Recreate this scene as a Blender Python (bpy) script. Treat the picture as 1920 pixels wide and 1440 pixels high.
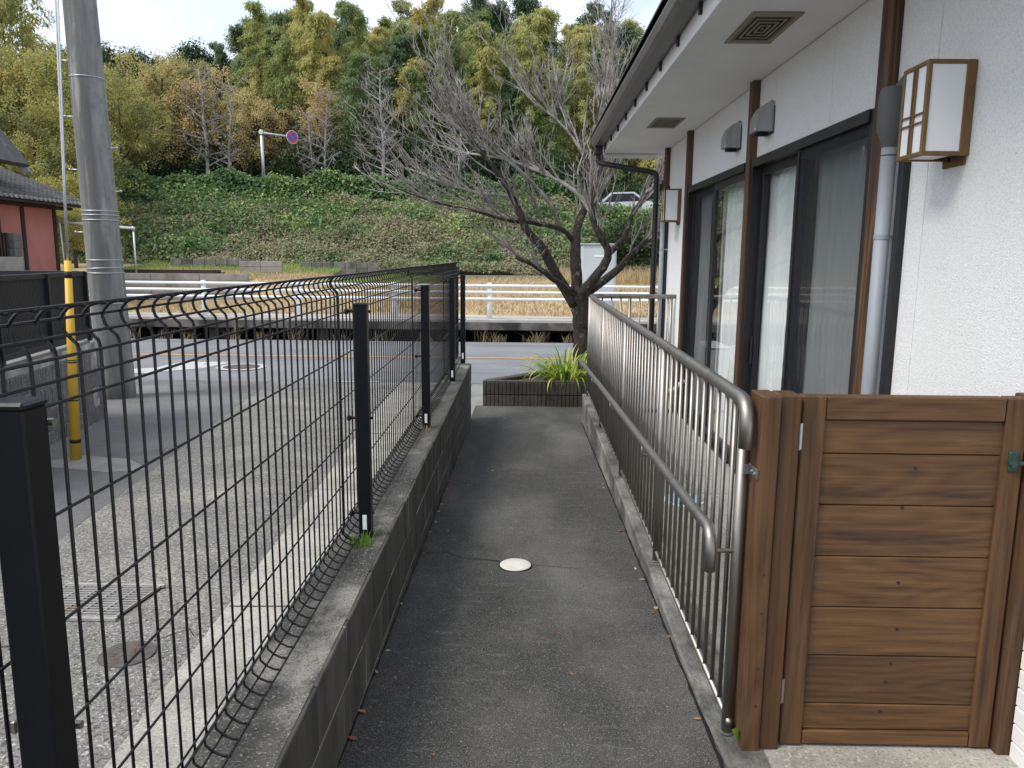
import bpy, math, random
import numpy as np
from mathutils import Matrix, Vector
R = math.radians
scene = bpy.context.scene
for o in list(bpy.data.objects): bpy.data.objects.remove(o)

# ------------------------------------------------------------ camera
cam = bpy.data.cameras.new('camera'); camo = bpy.data.objects.new('camera', cam)
scene.collection.objects.link(camo); scene.camera = camo
cam.sensor_fit = 'HORIZONTAL'; cam.sensor_width = 36.0; cam.lens = 27.0
cam.clip_start = 0.05; cam.clip_end = 2000
camo.matrix_world = (Matrix.Translation((0, 0, 1.6)) @ Matrix.Rotation(R(0.85), 4, 'Z')
                     @ Matrix.Rotation(R(90 - 9.38), 4, 'X') @ Matrix.Rotation(R(0.5), 4, 'Z'))
# ------------------------------------------------------------ sky, sun, exposure
SUN_EL, SUN_AZ = 50, 240          # azimuth measured from +Y towards +X
world = bpy.data.worlds.new('World'); scene.world = world; world.use_nodes = True
wn, wl = world.node_tree.nodes, world.node_tree.links
bg = wn['Background']; bg.inputs['Strength'].default_value = 0.12
sky = wn.new('ShaderNodeTexSky'); sky.sky_type = 'NISHITA'; sky.sun_disc = False
sky.sun_elevation = R(SUN_EL); sky.sun_rotation = R(SUN_AZ)
tc = wn.new('ShaderNodeTexCoord'); mp = wn.new('ShaderNodeMapping'); mp.inputs['Scale'].default_value = (1, 1, 2.6)
nz = wn.new('ShaderNodeTexNoise'); nz.inputs['Scale'].default_value = 2.3; nz.inputs['Detail'].default_value = 7; nz.inputs['Roughness'].default_value = .55
rp = wn.new('ShaderNodeValToRGB'); rp.color_ramp.elements[0].position = .34; rp.color_ramp.elements[1].position = .60
rp.color_ramp.elements[0].color = (.42, .42, .42, 1)
n2 = wn.new('ShaderNodeTexNoise'); n2.inputs['Scale'].default_value = 3.1; n2.inputs['Detail'].default_value = 6
cr = wn.new('ShaderNodeValToRGB')
cr.color_ramp.elements[0].position = .3; cr.color_ramp.elements[0].color = (3.1, 3.6, 4.5, 1)
cr.color_ramp.elements[1].position = .62; cr.color_ramp.elements[1].color = (5.6, 5.8, 6.1, 1)
mx = wn.new('ShaderNodeMix'); mx.data_type = 'RGBA'
wl.new(tc.outputs['Generated'], mp.inputs['Vector']); wl.new(mp.outputs[0], nz.inputs['Vector']); wl.new(mp.outputs[0], n2.inputs['Vector'])
wl.new(nz.outputs['Fac'], rp.inputs[0]); wl.new(n2.outputs['Fac'], cr.inputs[0])
wl.new(rp.outputs[0], mx.inputs[0]); wl.new(sky.outputs[0], mx.inputs[6]); wl.new(cr.outputs[0], mx.inputs[7])
wl.new(mx.outputs[2], bg.inputs['Color'])
sd = bpy.data.lights.new('sun', 'SUN'); sd.energy = 1.5; sd.angle = R(24); sd.color = (1, .96, .9)
sun = bpy.data.objects.new('sun', sd); scene.collection.objects.link(sun)
sdir = Vector((math.sin(R(SUN_AZ)) * math.cos(R(SUN_EL)), math.cos(R(SUN_AZ)) * math.cos(R(SUN_EL)), math.sin(R(SUN_EL))))
sun.rotation_euler = sdir.to_track_quat('Z', 'Y').to_euler(); sun.location = (-10, -10, 30)
scene.view_settings.view_transform = 'Standard'; scene.view_settings.look = 'None'
scene.view_settings.exposure = 1.12; scene.view_settings.gamma = 1
scene.render.engine = 'CYCLES'
scene.cycles.max_bounces = 8; scene.cycles.transparent_max_bounces = 16

# ------------------------------------------------------------ helpers
COL = scene.collection
def rng(s): return random.Random(s)
class MB:
    def __init__(s): s.v = []; s.f = []
    def add(s, vs, fs):
        k = len(s.v); s.v += [tuple(v) for v in vs]; s.f += [tuple(i + k for i in f) for f in fs]; return s
    def box(s, x0, x1, y0, y1, z0, z1):
        return s.add([(x0,y0,z0),(x1,y0,z0),(x1,y1,z0),(x0,y1,z0),(x0,y0,z1),(x1,y0,z1),(x1,y1,z1),(x0,y1,z1)],
                     [(0,3,2,1),(4,5,6,7),(0,1,5,4),(1,2,6,5),(2,3,7,6),(3,0,4,7)])
    def cbox(s, x0, x1, y0, y1, z0, z1, c=.004):      # box with chamfered edges
        c = min(c, (x1-x0)*.45, (y1-y0)*.45, (z1-z0)*.45)
        lo, hi = (x0,y0,z0), (x1,y1,z1); vs = []; ix = {}
        for a in (0,1):
            for b in (0,1):
                for d in (0,1):
                    p = [(lo,hi)[a][0], (lo,hi)[b][1], (lo,hi)[d][2]]; sg = [1-2*a, 1-2*b, 1-2*d]
                    for ax in range(3):               # vertex lying on the face normal to ax
                        q = [p[i] + (0 if i == ax else sg[i]*c) for i in range(3)]
                        ix[(a,b,d,ax)] = len(vs); vs.append(q)
        g = lambda a,b,d,x: ix[(a,b,d,x)]
        fs = []
        for a in (0,1):
            f = [g(a,0,0,0),g(a,1,0,0),g(a,1,1,0),g(a,0,1,0)]; fs.append(f if a else f[::-1])
            f = [g(0,a,0,1),g(0,a,1,1),g(1,a,1,1),g(1,a,0,1)]; fs.append(f if a else f[::-1])
            f = [g(0,0,a,2),g(1,0,a,2),g(1,1,a,2),g(0,1,a,2)]; fs.append(f if a else f[::-1])
        for a in (0,1):
            for b in (0,1):
                fs.append([g(a,b,0,0),g(a,b,1,0),g(a,b,1,1),g(a,b,0,1)])
                fs.append([g(a,0,b,0),g(a,1,b,0),g(a,1,b,2),g(a,0,b,2)])
                fs.append([g(0,a,b,1),g(1,a,b,1),g(1,a,b,2),g(0,a,b,2)])
                for d in (0,1): fs.append([g(a,b,d,0),g(a,b,d,1),g(a,b,d,2)])
        return s.add(vs, fs)
    def tube(s, pts, rad, n=8, cap=True):
        P = [Vector(p) for p in pts]; m = len(P)
        if not hasattr(rad, '__len__'): rad = [rad]*m
        T = [(P[min(i+1,m-1)]-P[max(i-1,0)]).normalized() for i in range(m)]
        u = T[0].orthogonal().normalized(); vs = []; fs = []
        for i in range(m):
            u = (u - T[i]*u.dot(T[i]))
            u = u.normalized() if u.length > 1e-6 else T[i].orthogonal().normalized()
            w = T[i].cross(u)
            for k in range(n):
                a = 2*math.pi*k/n; vs.append(P[i] + (u*math.cos(a) + w*math.sin(a))*rad[i])
        for i in range(m-1):
            for k in range(n):
                k2 = (k+1) % n; fs.append((i*n+k, i*n+k2, (i+1)*n+k2, (i+1)*n+k))
        if cap: fs.append(tuple(range(n))[::-1]); fs.append(tuple((m-1)*n+k for k in range(n)))
        return s.add(vs, fs)
    def lathe(s, prof, c=(0,0,0), n=24):              # prof [(r,z)...] about vertical axis
        vs = []; fs = []
        for r, z in prof:
            for k in range(n):
                a = 2*math.pi*k/n; vs.append((c[0]+r*math.cos(a), c[1]+r*math.sin(a), c[2]+z))
        for i in range(len(prof)-1):
            for k in range(n):
                k2 = (k+1) % n; fs.append((i*n+k, i*n+k2, (i+1)*n+k2, (i+1)*n+k))
        fs.append(tuple(range(n))[::-1]); fs.append(tuple((len(prof)-1)*n+k for k in range(n)))
        return s.add(vs, fs)
    def prism(s, poly, axis, a, b):                   # poly of 2D points in the two other axes (cyclic order)
        def P(u, v, t):
            return {'x': (t,u,v), 'y': (u,t,v), 'z': (u,v,t)}[axis]
        n = len(poly); vs = [P(u,v,a) for u,v in poly] + [P(u,v,b) for u,v in poly]
        fs = [tuple(range(n))[::-1], tuple(range(n,2*n))] + [(i,(i+1)%n,n+(i+1)%n,n+i) for i in range(n)]
        return s.add(vs, fs)
    def sheet(s, fn, us, vs_):
        n = len(vs_); vs = [fn(u,v) for u in us for v in vs_]
        return s.add(vs, [(i*n+j,(i+1)*n+j,(i+1)*n+j+1,i*n+j+1) for i in range(len(us)-1) for j in range(n-1)])
    def xf(s, M):
        s.v = [tuple(M @ Vector(v)) for v in s.v]; return s
    def mesh(s, name, smooth=False):
        me = bpy.data.meshes.new(name); me.from_pydata(s.v, [], s.f); me.validate()
        if smooth: me.polygons.foreach_set('use_smooth', [True]*len(me.polygons))
        return me
def fixn(me):
    import bmesh
    b = bmesh.new(); b.from_mesh(me); bmesh.ops.recalc_face_normals(b, faces=b.faces); b.to_mesh(me); b.free()
def wm(o):
    return (wm(o.parent) @ o.matrix_parent_inverse @ o.matrix_basis) if o.parent else o.matrix_basis.copy()
def obj(name, mb, mat=None, parent=None, smooth=False, loc=None, rot=None, local=False, sharp=None):
    if isinstance(mb, MB):
        me = mb.mesh(name, smooth); fixn(me)
        if smooth and sharp:
            me.set_sharp_from_angle(angle=R(sharp))
    else: me = mb
    o = bpy.data.objects.new(name, me); COL.objects.link(o)
    if mat is not None and not me.materials: me.materials.append(mat)
    if loc: o.location = loc
    if rot: o.rotation_euler = rot
    if parent:
        o.parent = parent
        if not local: o.matrix_parent_inverse = wm(parent).inverted()
    return o
def tag(o, label, cat, group=None):
    o['label'] = label; o['category'] = cat
    if group: o['group'] = group
    return o
def thing(name, label, cat, loc=(0,0,0), rotz=0, group=None):
    o = bpy.data.objects.new(name, None); COL.objects.link(o); o.empty_display_size = .1
    o.location = loc; o.rotation_euler = (0,0,rotz); return tag(o, label, cat, group)
def struct(o, kind='structure'): o['kind'] = kind; return o
def dup(root, loc=None, rotz=None, scale=None, label=None, group=None):
    def cp(o, par):
        c = o.copy(); COL.objects.link(c); c.parent = par
        for ch in o.children: cp(ch, c)
        return c
    r = cp(root, None)
    if loc is not None: r.location = loc
    if rotz is not None: r.rotation_euler = (0,0,rotz)
    if scale is not None: r.scale = (scale,)*3 if not hasattr(scale,'__len__') else scale
    if label: r['label'] = label
    if group: r['group'] = group
    return r

# ------------------------------------------------------------ materials
MATS = {}
def mat(name, cols, scale=6, stretch=(1,1,1), detail=6, rough=.8, metal=0, bump=0, bscale=40, bdist=.01, stains=(), speck=None,
        rnd=0, spec=.4, distort=0, wave=None, brush=None, coat=0):
    m = bpy.data.materials.new(name); m.use_nodes = True; N, L = m.node_tree.nodes, m.node_tree.links
    b = N['Principled BSDF']; b.inputs['Roughness'].default_value = rough; b.inputs['Metallic'].default_value = metal
    b.inputs['Specular IOR Level'].default_value = spec
    if coat: b.inputs['Coat Weight'].default_value = coat
    tc = N.new('ShaderNodeTexCoord')
    def noise(sc, st=(1,1,1), det=5, dis=0, off=None):
        mp = N.new('ShaderNodeMapping'); mp.inputs['Scale'].default_value = st; L.new(tc.outputs['Object'], mp.inputs['Vector'])
        if rnd:
            oi = N.new('ShaderNodeObjectInfo'); mu = N.new('ShaderNodeMath'); mu.operation = 'MULTIPLY'; mu.inputs[1].default_value = 37
            L.new(oi.outputs['Random'], mu.inputs[0]); cx = N.new('ShaderNodeCombineXYZ')
            for i in range(3): L.new(mu.outputs[0], cx.inputs[i])
            L.new(cx.outputs[0], mp.inputs['Location'])
        t = N.new('ShaderNodeTexNoise'); t.inputs['Scale'].default_value = sc; t.inputs['Detail'].default_value = det
        t.inputs['Roughness'].default_value = .6; t.inputs['Distortion'].default_value = dis
        L.new(mp.outputs[0], t.inputs['Vector']); return t.outputs['Fac']
    def ramp(fac, pts):
        r = N.new('ShaderNodeValToRGB'); e = r.color_ramp.elements
        while len(e) < len(pts): e.new(.5)
        for el, (p, c) in zip(e, pts): el.position = p; el.color = tuple(c) + (1,) if hasattr(c,'__len__') else (c,c,c,1)
        L.new(fac, r.inputs[0]); return r.outputs[0]
    def mixc(f, a, c, blend='MIX'):
        x = N.new('ShaderNodeMix'); x.data_type = 'RGBA'; x.blend_type = blend
        for sck, val in ((0,f),(6,a),(7,c)):
            if hasattr(val, 'is_linked'): L.new(val, x.inputs[sck])
            else: x.inputs[sck].default_value = val if sck == 0 else tuple(val) + (1,)
        return x.outputs[2]
    n = len(cols)
    if n == 1: pts = [(.3, tuple(c*.9 for c in cols[0])), (.7, tuple(c*1.1 for c in cols[0]))]
    else: pts = [(.3 + .4*i/(n-1), c) for i, c in enumerate(cols)]
    fac = noise(scale, stretch, detail, distort)
    if wave:                                           # wood rings: (scale, distortion, stretch, weight)
        mp = N.new('ShaderNodeMapping'); mp.inputs['Scale'].default_value = wave[2]; L.new(tc.outputs['Object'], mp.inputs['Vector'])
        if rnd:
            oi = N.new('ShaderNodeObjectInfo'); mu = N.new('ShaderNodeMath'); mu.operation = 'MULTIPLY'; mu.inputs[1].default_value = 23
            L.new(oi.outputs['Random'], mu.inputs[0]); cx = N.new('ShaderNodeCombineXYZ')
            for i in range(3): L.new(mu.outputs[0], cx.inputs[i])
            L.new(cx.outputs[0], mp.inputs['Location'])
        w = N.new('ShaderNodeTexNoise'); w.inputs['Scale'].default_value = wave[0]; w.inputs['Detail'].default_value = 1.5
        w.inputs['Distortion'].default_value = wave[1]; L.new(mp.outputs[0], w.inputs['Vector'])
        mu = N.new('ShaderNodeMath'); mu.operation = 'MULTIPLY'; mu.inputs[1].default_value = wave[4] if len(wave) > 4 else 9
        src = w.outputs['Fac']
        if len(wave) > 5:
            vm = N.new('ShaderNodeMapping'); vm.inputs['Scale'].default_value = wave[5]; L.new(tc.outputs['Object'], vm.inputs['Vector'])
            if rnd: L.new(cx.outputs[0], vm.inputs['Location'])
            vo = N.new('ShaderNodeTexVoronoi'); vo.feature = 'SMOOTH_F1'; vo.inputs['Scale'].default_value = 1; vo.inputs['Smoothness'].default_value = .25
            L.new(vm.outputs[0], vo.inputs['Vector']); sm = N.new('ShaderNodeMath'); sm.operation = 'MULTIPLY_ADD'; sm.inputs[1].default_value = wave[6]
            L.new(vo.outputs['Distance'], sm.inputs[0]); L.new(src, sm.inputs[2]); src = sm.outputs[0]
        L.new(src, mu.inputs[0]); fr = N.new('ShaderNodeMath'); fr.operation = 'PINGPONG'; fr.inputs[1].default_value = 1
        L.new(mu.outputs[0], fr.inputs[0])
        x = N.new('ShaderNodeMix'); x.inputs[0].default_value = wave[3]; L.new(fac, x.inputs[2]); L.new(fr.outputs[0], x.inputs[3]); fac = x.outputs[0]
    col = ramp(fac, pts)
    for (c, sc, st, lo, hi, amt) in stains:
        k = ramp(noise(sc, st, 6), [(lo, 0.0), (hi, amt)]); col = mixc(k, col, c)
    if speck:
        for (c, sc, lo, hi, amt) in speck:
            k = ramp(noise(sc, (1,1,1), 2), [(lo, 0.0), (hi, amt)]); col = mixc(k, col, c)
    if rnd:
        oi = N.new('ShaderNodeObjectInfo'); mr = N.new('ShaderNodeMapRange'); mr.inputs[3].default_value = 1-rnd; mr.inputs[4].default_value = 1+rnd
        L.new(oi.outputs['Random'], mr.inputs[0]); hs = N.new('ShaderNodeHueSaturation'); L.new(mr.outputs[0], hs.inputs['Value'])
        L.new(col, hs.inputs['Color']); col = hs.outputs[0]
    L.new(col, b.inputs['Base Color'])
    if bump:
        bp = N.new('ShaderNodeBump'); bp.inputs['Strength'].default_value = bump; bp.inputs['Distance'].default_value = bdist
        L.new(noise(bscale, brush or stretch, 4), bp.inputs['Height']); L.new(bp.outputs[0], b.inputs['Normal'])
    MATS[name] = m; return m
def leafmat(name, cols, tr=.3, nscale=.6, rough=.6, isl=.5, objr=.5, dark=None):
    m = bpy.data.materials.new(name); m.use_nodes = True; N, L = m.node_tree.nodes, m.node_tree.links
    out = N['Material Output']; b = N['Principled BSDF']; b.inputs['Roughness'].default_value = rough; b.inputs['Specular IOR Level'].default_value = .3
    g = N.new('ShaderNodeNewGeometry'); oi = N.new('ShaderNodeObjectInfo'); t = N.new('ShaderNodeTexNoise')
    t.inputs['Scale'].default_value = nscale; t.inputs['Detail'].default_value = 3; L.new(g.outputs['Position'], t.inputs['Vector'])
    def m2(op, a, c):
        q = N.new('ShaderNodeMath'); q.operation = op
        for i, x in enumerate((a, c)):
            if hasattr(x, 'is_linked'): L.new(x, q.inputs[i])
            else: q.inputs[i].default_value = x
        return q.outputs[0]
    f = m2('ADD', m2('MULTIPLY', m2('SUBTRACT', t.outputs['Fac'], .5), 1.6), .5)
    f = m2('ADD', f, m2('MULTIPLY', m2('SUBTRACT', g.outputs['Random Per Island'], .5), isl))
    f = m2('ADD', f, m2('MULTIPLY', m2('SUBTRACT', oi.outputs['Random'], .5), objr))
    r = N.new('ShaderNodeValToRGB'); e = r.color_ramp.elements
    while len(e) < len(cols): e.new(.5)
    for i, c in enumerate(cols): e[i].position = i/(len(cols)-1); e[i].color = tuple(c) + (1,)
    L.new(f, r.inputs[0]); L.new(r.outputs[0], b.inputs['Base Color'])
    tl = N.new('ShaderNodeBsdfTranslucent'); L.new(r.outputs[0], tl.inputs['Color'])
    mx = N.new('ShaderNodeMixShader'); mx.inputs[0].default_value = tr
    L.new(b.outputs[0], mx.inputs[1]); L.new(tl.outputs[0], mx.inputs[2]); L.new(mx.outputs[0], out.inputs['Surface'])
    MATS[name] = m; return m
def glassmat(name, tint=(.92,.95,.95), ior=1.5, extra=.03):
    m = bpy.data.materials.new(name); m.use_nodes = True; N, L = m.node_tree.nodes, m.node_tree.links; out = N['Material Output']
    N.remove(N['Principled BSDF']); t = N.new('ShaderNodeBsdfTransparent'); t.inputs[0].default_value = tint + (1,)
    gl = N.new('ShaderNodeBsdfGlossy'); gl.inputs['Roughness'].default_value = .005; gl.inputs['Color'].default_value = (1,1,1,1)
    fr = N.new('ShaderNodeFresnel'); ge = N.new('ShaderNodeNewGeometry'); mr = N.new('ShaderNodeMapRange')
    mr.inputs[3].default_value = ior; mr.inputs[4].default_value = 1/ior; L.new(ge.outputs['Backfacing'], mr.inputs[0]); L.new(mr.outputs[0], fr.inputs[0])
    a = N.new('ShaderNodeMath'); a.operation = 'ADD'; a.inputs[1].default_value = extra; L.new(fr.outputs[0], a.inputs[0])
    mx = N.new('ShaderNodeMixShader'); L.new(a.outputs[0], mx.inputs[0]); L.new(t.outputs[0], mx.inputs[1]); L.new(gl.outputs[0], mx.inputs[2])
    L.new(mx.outputs[0], out.inputs['Surface']); return m
def screenmat(name, col, open_=.35):
    m = bpy.data.materials.new(name); m.use_nodes = True; N, L = m.node_tree.nodes, m.node_tree.links; out = N['Material Output']
    b = N['Principled BSDF']; b.inputs['Base Color'].default_value = col + (1,); b.inputs['Roughness'].default_value = .7
    t = N.new('ShaderNodeBsdfTransparent'); mx = N.new('ShaderNodeMixShader'); mx.inputs[0].default_value = open_
    L.new(b.outputs[0], mx.inputs[1]); L.new(t.outputs[0], mx.inputs[2]); L.new(mx.outputs[0], out.inputs['Surface']); return m

m_path = mat('path_concrete', [(.054,.053,.051),(.080,.078,.075)], 11, bump=.7, bscale=240, bdist=.004, rough=.95, spec=.2,
   stains=[((.038,.0375,.037), .9, (1,.6,1), .42, .60, .65), ((.19,.185,.166), .42, (1.6,.9,1), .48, .64, .6), ((.19,.185,.162), 9, (.6,3,1), .58, .72, .35)],
   speck=[((.27,.26,.23), 220, .54, .66, .65), ((.42,.40,.35), 120, .65, .71, .65), ((.018,.018,.018), 190, .54, .64, .7)], brush=(.12,1.6,1))
m_ground = mat('yard_concrete', [(.21,.205,.19),(.30,.29,.27)], 5, bump=.4, bscale=150, bdist=.004, rough=.9,
   stains=[((.1,.098,.09), .9, (1,1,1), .5, .68, .7)], speck=[((.1,.1,.09), 120, .55, .65, .6)])
m_asph = mat('lane_asphalt', [(.135,.132,.129),(.185,.181,.177)], 3, bump=.5, bscale=220, bdist=.005, rough=.92,
   stains=[((.085,.080,.077), .55, (1,1,1), .42, .62, .7), ((.26,.255,.25), .8, (1,1,1), .58, .74, .5)], speck=[((.38,.37,.36), 170, .58, .68, .7), ((.045,.045,.045), 140, .56, .66, .7)])
m_road = mat('road_asphalt', [(.165,.168,.175),(.225,.228,.235)], 1.2, bump=.4, bscale=150, bdist=.004, rough=.9,
   stains=[((.12,.12,.125), .5, (.15,3,1), .5, .68, .6)], speck=[((.34,.34,.34), 110, .6, .7, .6), ((.07,.07,.07), 90, .6, .7, .6)])
m_agg = mat('exposed_aggregate', [(.165,.158,.144),(.27,.258,.234)], 4, bump=1.0, bscale=90, bdist=.012, rough=.95,
   stains=[((.10,.098,.092), .7, (1,1,1), .45, .64, .75), ((.42,.39,.325), .7, (1,1,1), .52, .67, .7)], speck=[((.60,.58,.53), 70, .57, .66, .7), ((.05,.048,.044), 62, .54, .64, .8)])
m_gut = mat('gutter_concrete', [(.33,.315,.275),(.45,.43,.38)], 6, bump=.7, bscale=110, bdist=.006, rough=.92,
   stains=[((.21,.20,.175), 1.4, (1,1,1), .48, .66, .7)], speck=[((.17,.16,.14), 90, .54, .64, .7), ((.6,.58,.52), 80, .58, .66, .5)])
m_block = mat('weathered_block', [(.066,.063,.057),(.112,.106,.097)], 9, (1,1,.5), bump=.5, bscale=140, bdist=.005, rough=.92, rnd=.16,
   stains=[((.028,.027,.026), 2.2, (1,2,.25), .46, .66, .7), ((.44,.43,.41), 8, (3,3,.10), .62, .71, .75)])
m_wtop = mat('wall_top_mortar', [(.060,.057,.051),(.115,.11,.10)], 9, bump=.7, bscale=120, bdist=.006, rough=.95,
   stains=[((.30,.285,.25), 2.6, (1,1,1), .54, .64, .75), ((.028,.027,.026), 2.1, (1,1,1), .48, .62, .8)], speck=[((.36,.35,.31), 120, .58, .68, .65), ((.02,.02,.02), 160, .54, .64, .7)])
m_mortar = mat('pale_mortar', [(.10,.097,.09),(.32,.31,.29),(.60,.585,.56)], 5, (1,.6,1), bump=.3, bscale=120, rough=.95)
m_curb = mat('curb_concrete', [(.13,.125,.113),(.26,.25,.225)], 12, (1,.5,1), bump=.9, bscale=90, bdist=.01, rough=.95,
   stains=[((.05,.048,.044), 3.5, (1,.6,1), .46, .62, .85), ((.46,.44,.40), 1.8, (1,.5,1), .56, .70, .75)], speck=[((.06,.058,.054), 70, .58, .68, .6)])
m_rib = mat('split_rib_block', [(.042,.036,.030),(.075,.066,.056)], 14, bump=.8, bscale=110, bdist=.006, rough=.95, rnd=.16, speck=[((.16,.145,.12), 90, .60, .70, .6)])
m_cmu = mat('grey_rib_block', [(.12,.117,.108),(.2,.195,.18)], 14, bump=.8, bscale=110, bdist=.006, rough=.95, rnd=.12, speck=[((.42,.41,.38), 75, .6, .68, .8), ((.05,.05,.05), 60, .6, .7, .6)])
m_black = mat('black_coated_steel', [(.0035,.004,.006),(.005,.0055,.008)], 30, rough=.36, spec=.28)
m_blackal = mat('black_aluminium', [(.007,.0075,.01),(.01,.0105,.013)], 30, rough=.45)
m_steel = mat('brushed_steel', [(.27,.252,.228),(.35,.33,.30)], 60, (1,1,.1), rough=.48, metal=1, bump=.05, bscale=300,
   stains=[((.15,.132,.115), 6, (1,1,.4), .5, .72, .5)])
m_wire = mat('black_coated_wire', [(.003,.0035,.005),(.004,.0045,.006)], 30, rough=.26, spec=.45)
m_galv = mat('galvanised', [(.45,.47,.49),(.56,.58,.6)], 25, rough=.45, metal=.85)
m_whitep = mat('white_painted_pipe', [(.74,.77,.79),(.82,.84,.85)], 6, rough=.45, stains=[((.5,.5,.48), 3, (1,1,1), .62, .8, .4)])
m_pole = mat('pole_concrete', [(.19,.187,.178),(.29,.285,.27)], 5, (3,3,.4), bump=.5, bscale=90, bdist=.006, rough=.95,
   stains=[((.085,.085,.084), 1.0, (3,3,.22), .45, .62, .8), ((.42,.41,.385), 2.6, (3,3,.3), .56, .70, .6), ((.10,.098,.095), 9, (1,1,1), .55, .7, .5)])
m_yel = mat('yellow_guard', [(.62,.36,.03),(.75,.46,.06)], 5, (1,1,.3), rough=.5, stains=[((.3,.18,.05), 5, (1,1,.2), .6, .8, .5)])
m_blk = mat('black_tape', [(.012,.012,.012)], 5, rough=.6)
m_gwood = mat('gate_wood', [(.052,.024,.0085),(.094,.045,.0165),(.120,.060,.022),(.146,.077,.031)], 2.4, (1.0,26,26), detail=12, rough=.58, bump=.45, bscale=20, bdist=.002,
   wave=(1.0,.2,(.35,4,4),.16,24,(1.3,6.0,6.0),.45), stains=[((.017,.008,.004), 1.7, (.8,6,7), .57, .71, .85), ((.060,.028,.011), 8, (.5,26,26), .5, .66, .5), ((.048,.028,.016), 1.1, (.8,2,2), .5, .68, .45)], rnd=.18, brush=(.9,26,26))
m_gwoodv = mat('gate_wood_upright', [(.048,.022,.009),(.088,.043,.017),(.122,.063,.027)], 2.4, (26,26,1.0), detail=12, rough=.64, bump=.5, bscale=20, bdist=.002,
   wave=(1.0,.2,(4,4,.35),.14,20,(6,6,.9),.4), stains=[((.018,.009,.005), 2.2, (6,6,.5), .55, .72, .7), ((.16,.14,.115), 3, (5,5,.5), .60, .76, .35)], rnd=.1, brush=(26,26,.9))
m_hwood = mat('house_timber', [(.042,.021,.010),(.075,.040,.020),(.115,.064,.032)], 2.6, (12,12,.5), detail=9, rough=.6, bump=.25, bscale=30, bdist=.002,
   wave=(1.3,.4,(6,6,.35),.3,7), rnd=.1, brush=(14,14,.6))
m_hwoodl = mat('sun_bleached_timber', [(.040,.019,.009),(.085,.043,.019),(.14,.073,.031)], 2.6, (16,16,.5), detail=9, rough=.55, bump=.25, bscale=30, bdist=.002,
   wave=(1.2,.7,(7,7,.3),.4,9,(9,9,.8),.5), stains=[((.36,.175,.065), .8, (4,4,.45), .50, .62, .75)], rnd=.05, brush=(14,14,.6))
m_stucco = mat('white_textured_siding', [(.74,.735,.72),(.86,.855,.84)], 120, bump=.8, bscale=170, bdist=.006, rough=.92,
   speck=[((.34,.335,.32), 160, .58, .68, .5), ((.90,.90,.88), 100, .56, .68, .5)], stains=[((.66,.63,.57), .8, (1,1,.4), .55, .75, .35)])
m_soff = mat('soffit_board', [(.78,.77,.745),(.84,.83,.81)], 3, rough=.8, bump=.08, bscale=60, stains=[((.64,.62,.58), 1.1, (1,.5,1), .52, .74, .5)])
m_dark = mat('bronze_aluminium', [(.011,.011,.013),(.016,.016,.018)], 20, rough=.38)
m_gutter = mat('brown_gutter', [(.075,.070,.067),(.10,.095,.09)], 8, rough=.4, stains=[((.17,.16,.15), 3, (1,.3,1), .55, .75, .5)])
m_dspout = mat('dark_downpipe', [(.018,.016,.016),(.026,.024,.023)], 8, rough=.45)
m_gpipe = mat('grey_blue_pipe', [(.235,.262,.29),(.30,.33,.36)], 6, (1,1,.3), rough=.5, stains=[((.17,.185,.2), 3, (1,1,.2), .55, .74, .6)])
m_hoodp = mat('dark_grey_cap', [(.085,.085,.085),(.11,.11,.11)], 6, rough=.55)
m_hood = mat('stainless_hood', [(.36,.37,.38),(.46,.47,.48)], 40, (1,1,.2), rough=.42, metal=.75)
m_lampf = mat('lantern_bronze_frame', [(.135,.077,.026),(.19,.11,.04)], 20, rough=.5, metal=.15)
m_lampg = mat('lantern_opal_panel', [(.74,.75,.79),(.78,.79,.82)], 4, rough=.35)
m_vent = mat('beige_vent', [(.22,.19,.14),(.29,.25,.19)], 10, rough=.6)
m_void = mat('black_void', [(.006,.006,.006)], 3, rough=.9)  # near black: paints shade into hollows, also used for cracks, seams and screws
m_room = mat('plain_interior', [(.62,.61,.58)], 2, rough=.9)
m_curt = mat('white_curtain', [(.78,.78,.77),(.83,.83,.82)], 4, rough=.9)
m_glass = glassmat('window_glass', (.93,.96,.96), 1.52, .035)
m_screen = screenmat('insect_screen', (.010,.012,.017), .5)
m_terr = mat('terrace_concrete', [(.22,.215,.195),(.33,.32,.29)], 6, bump=.7, bscale=100, bdist=.006, rough=.95,
   stains=[((.12,.118,.108), 1.3, (1,1,1), .5, .68, .7), ((.45,.43,.39), 1.2, (1,1,1), .58, .74, .6)], speck=[((.1,.1,.09), 90, .56, .66, .7)])
m_mat = mat('studded_tile', [(.30,.29,.27),(.37,.36,.34)], 6, bump=.3, bscale=60, rough=.9, speck=[((.09,.09,.085), 34, .66, .70, .9)])
m_ac = mat('aircon_white', [(.62,.625,.62),(.68,.68,.67)], 3, rough=.5)
m_blue = mat('blue_plastic_lid', [(.22,.42,.56),(.30,.50,.62)], 5, rough=.45)
m_pvcw = mat('ivory_plastic_lid', [(.66,.63,.56),(.74,.71,.64)], 14, rough=.5, stains=[((.45,.42,.36), 9, (1,1,1), .55, .75, .5)])
m_iron = mat('rusty_iron', [(.075,.06,.052),(.15,.13,.115)], 22, rough=.65, metal=.4, stains=[((.2,.11,.06), 9, (1,1,1), .55, .7, .5)])
m_grate = mat('galvanised_grate', [(.26,.25,.235),(.42,.40,.375)], 16, rough=.6, metal=.2, stains=[((.24,.15,.09), 6, (1,1,1), .52, .70, .6)])
m_white = mat('white_road_paint', [(.40,.40,.395),(.52,.52,.51)], 9, rough=.75, stains=[((.22,.22,.22), 6, (1,1,1), .52, .70, .7)])
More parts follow.
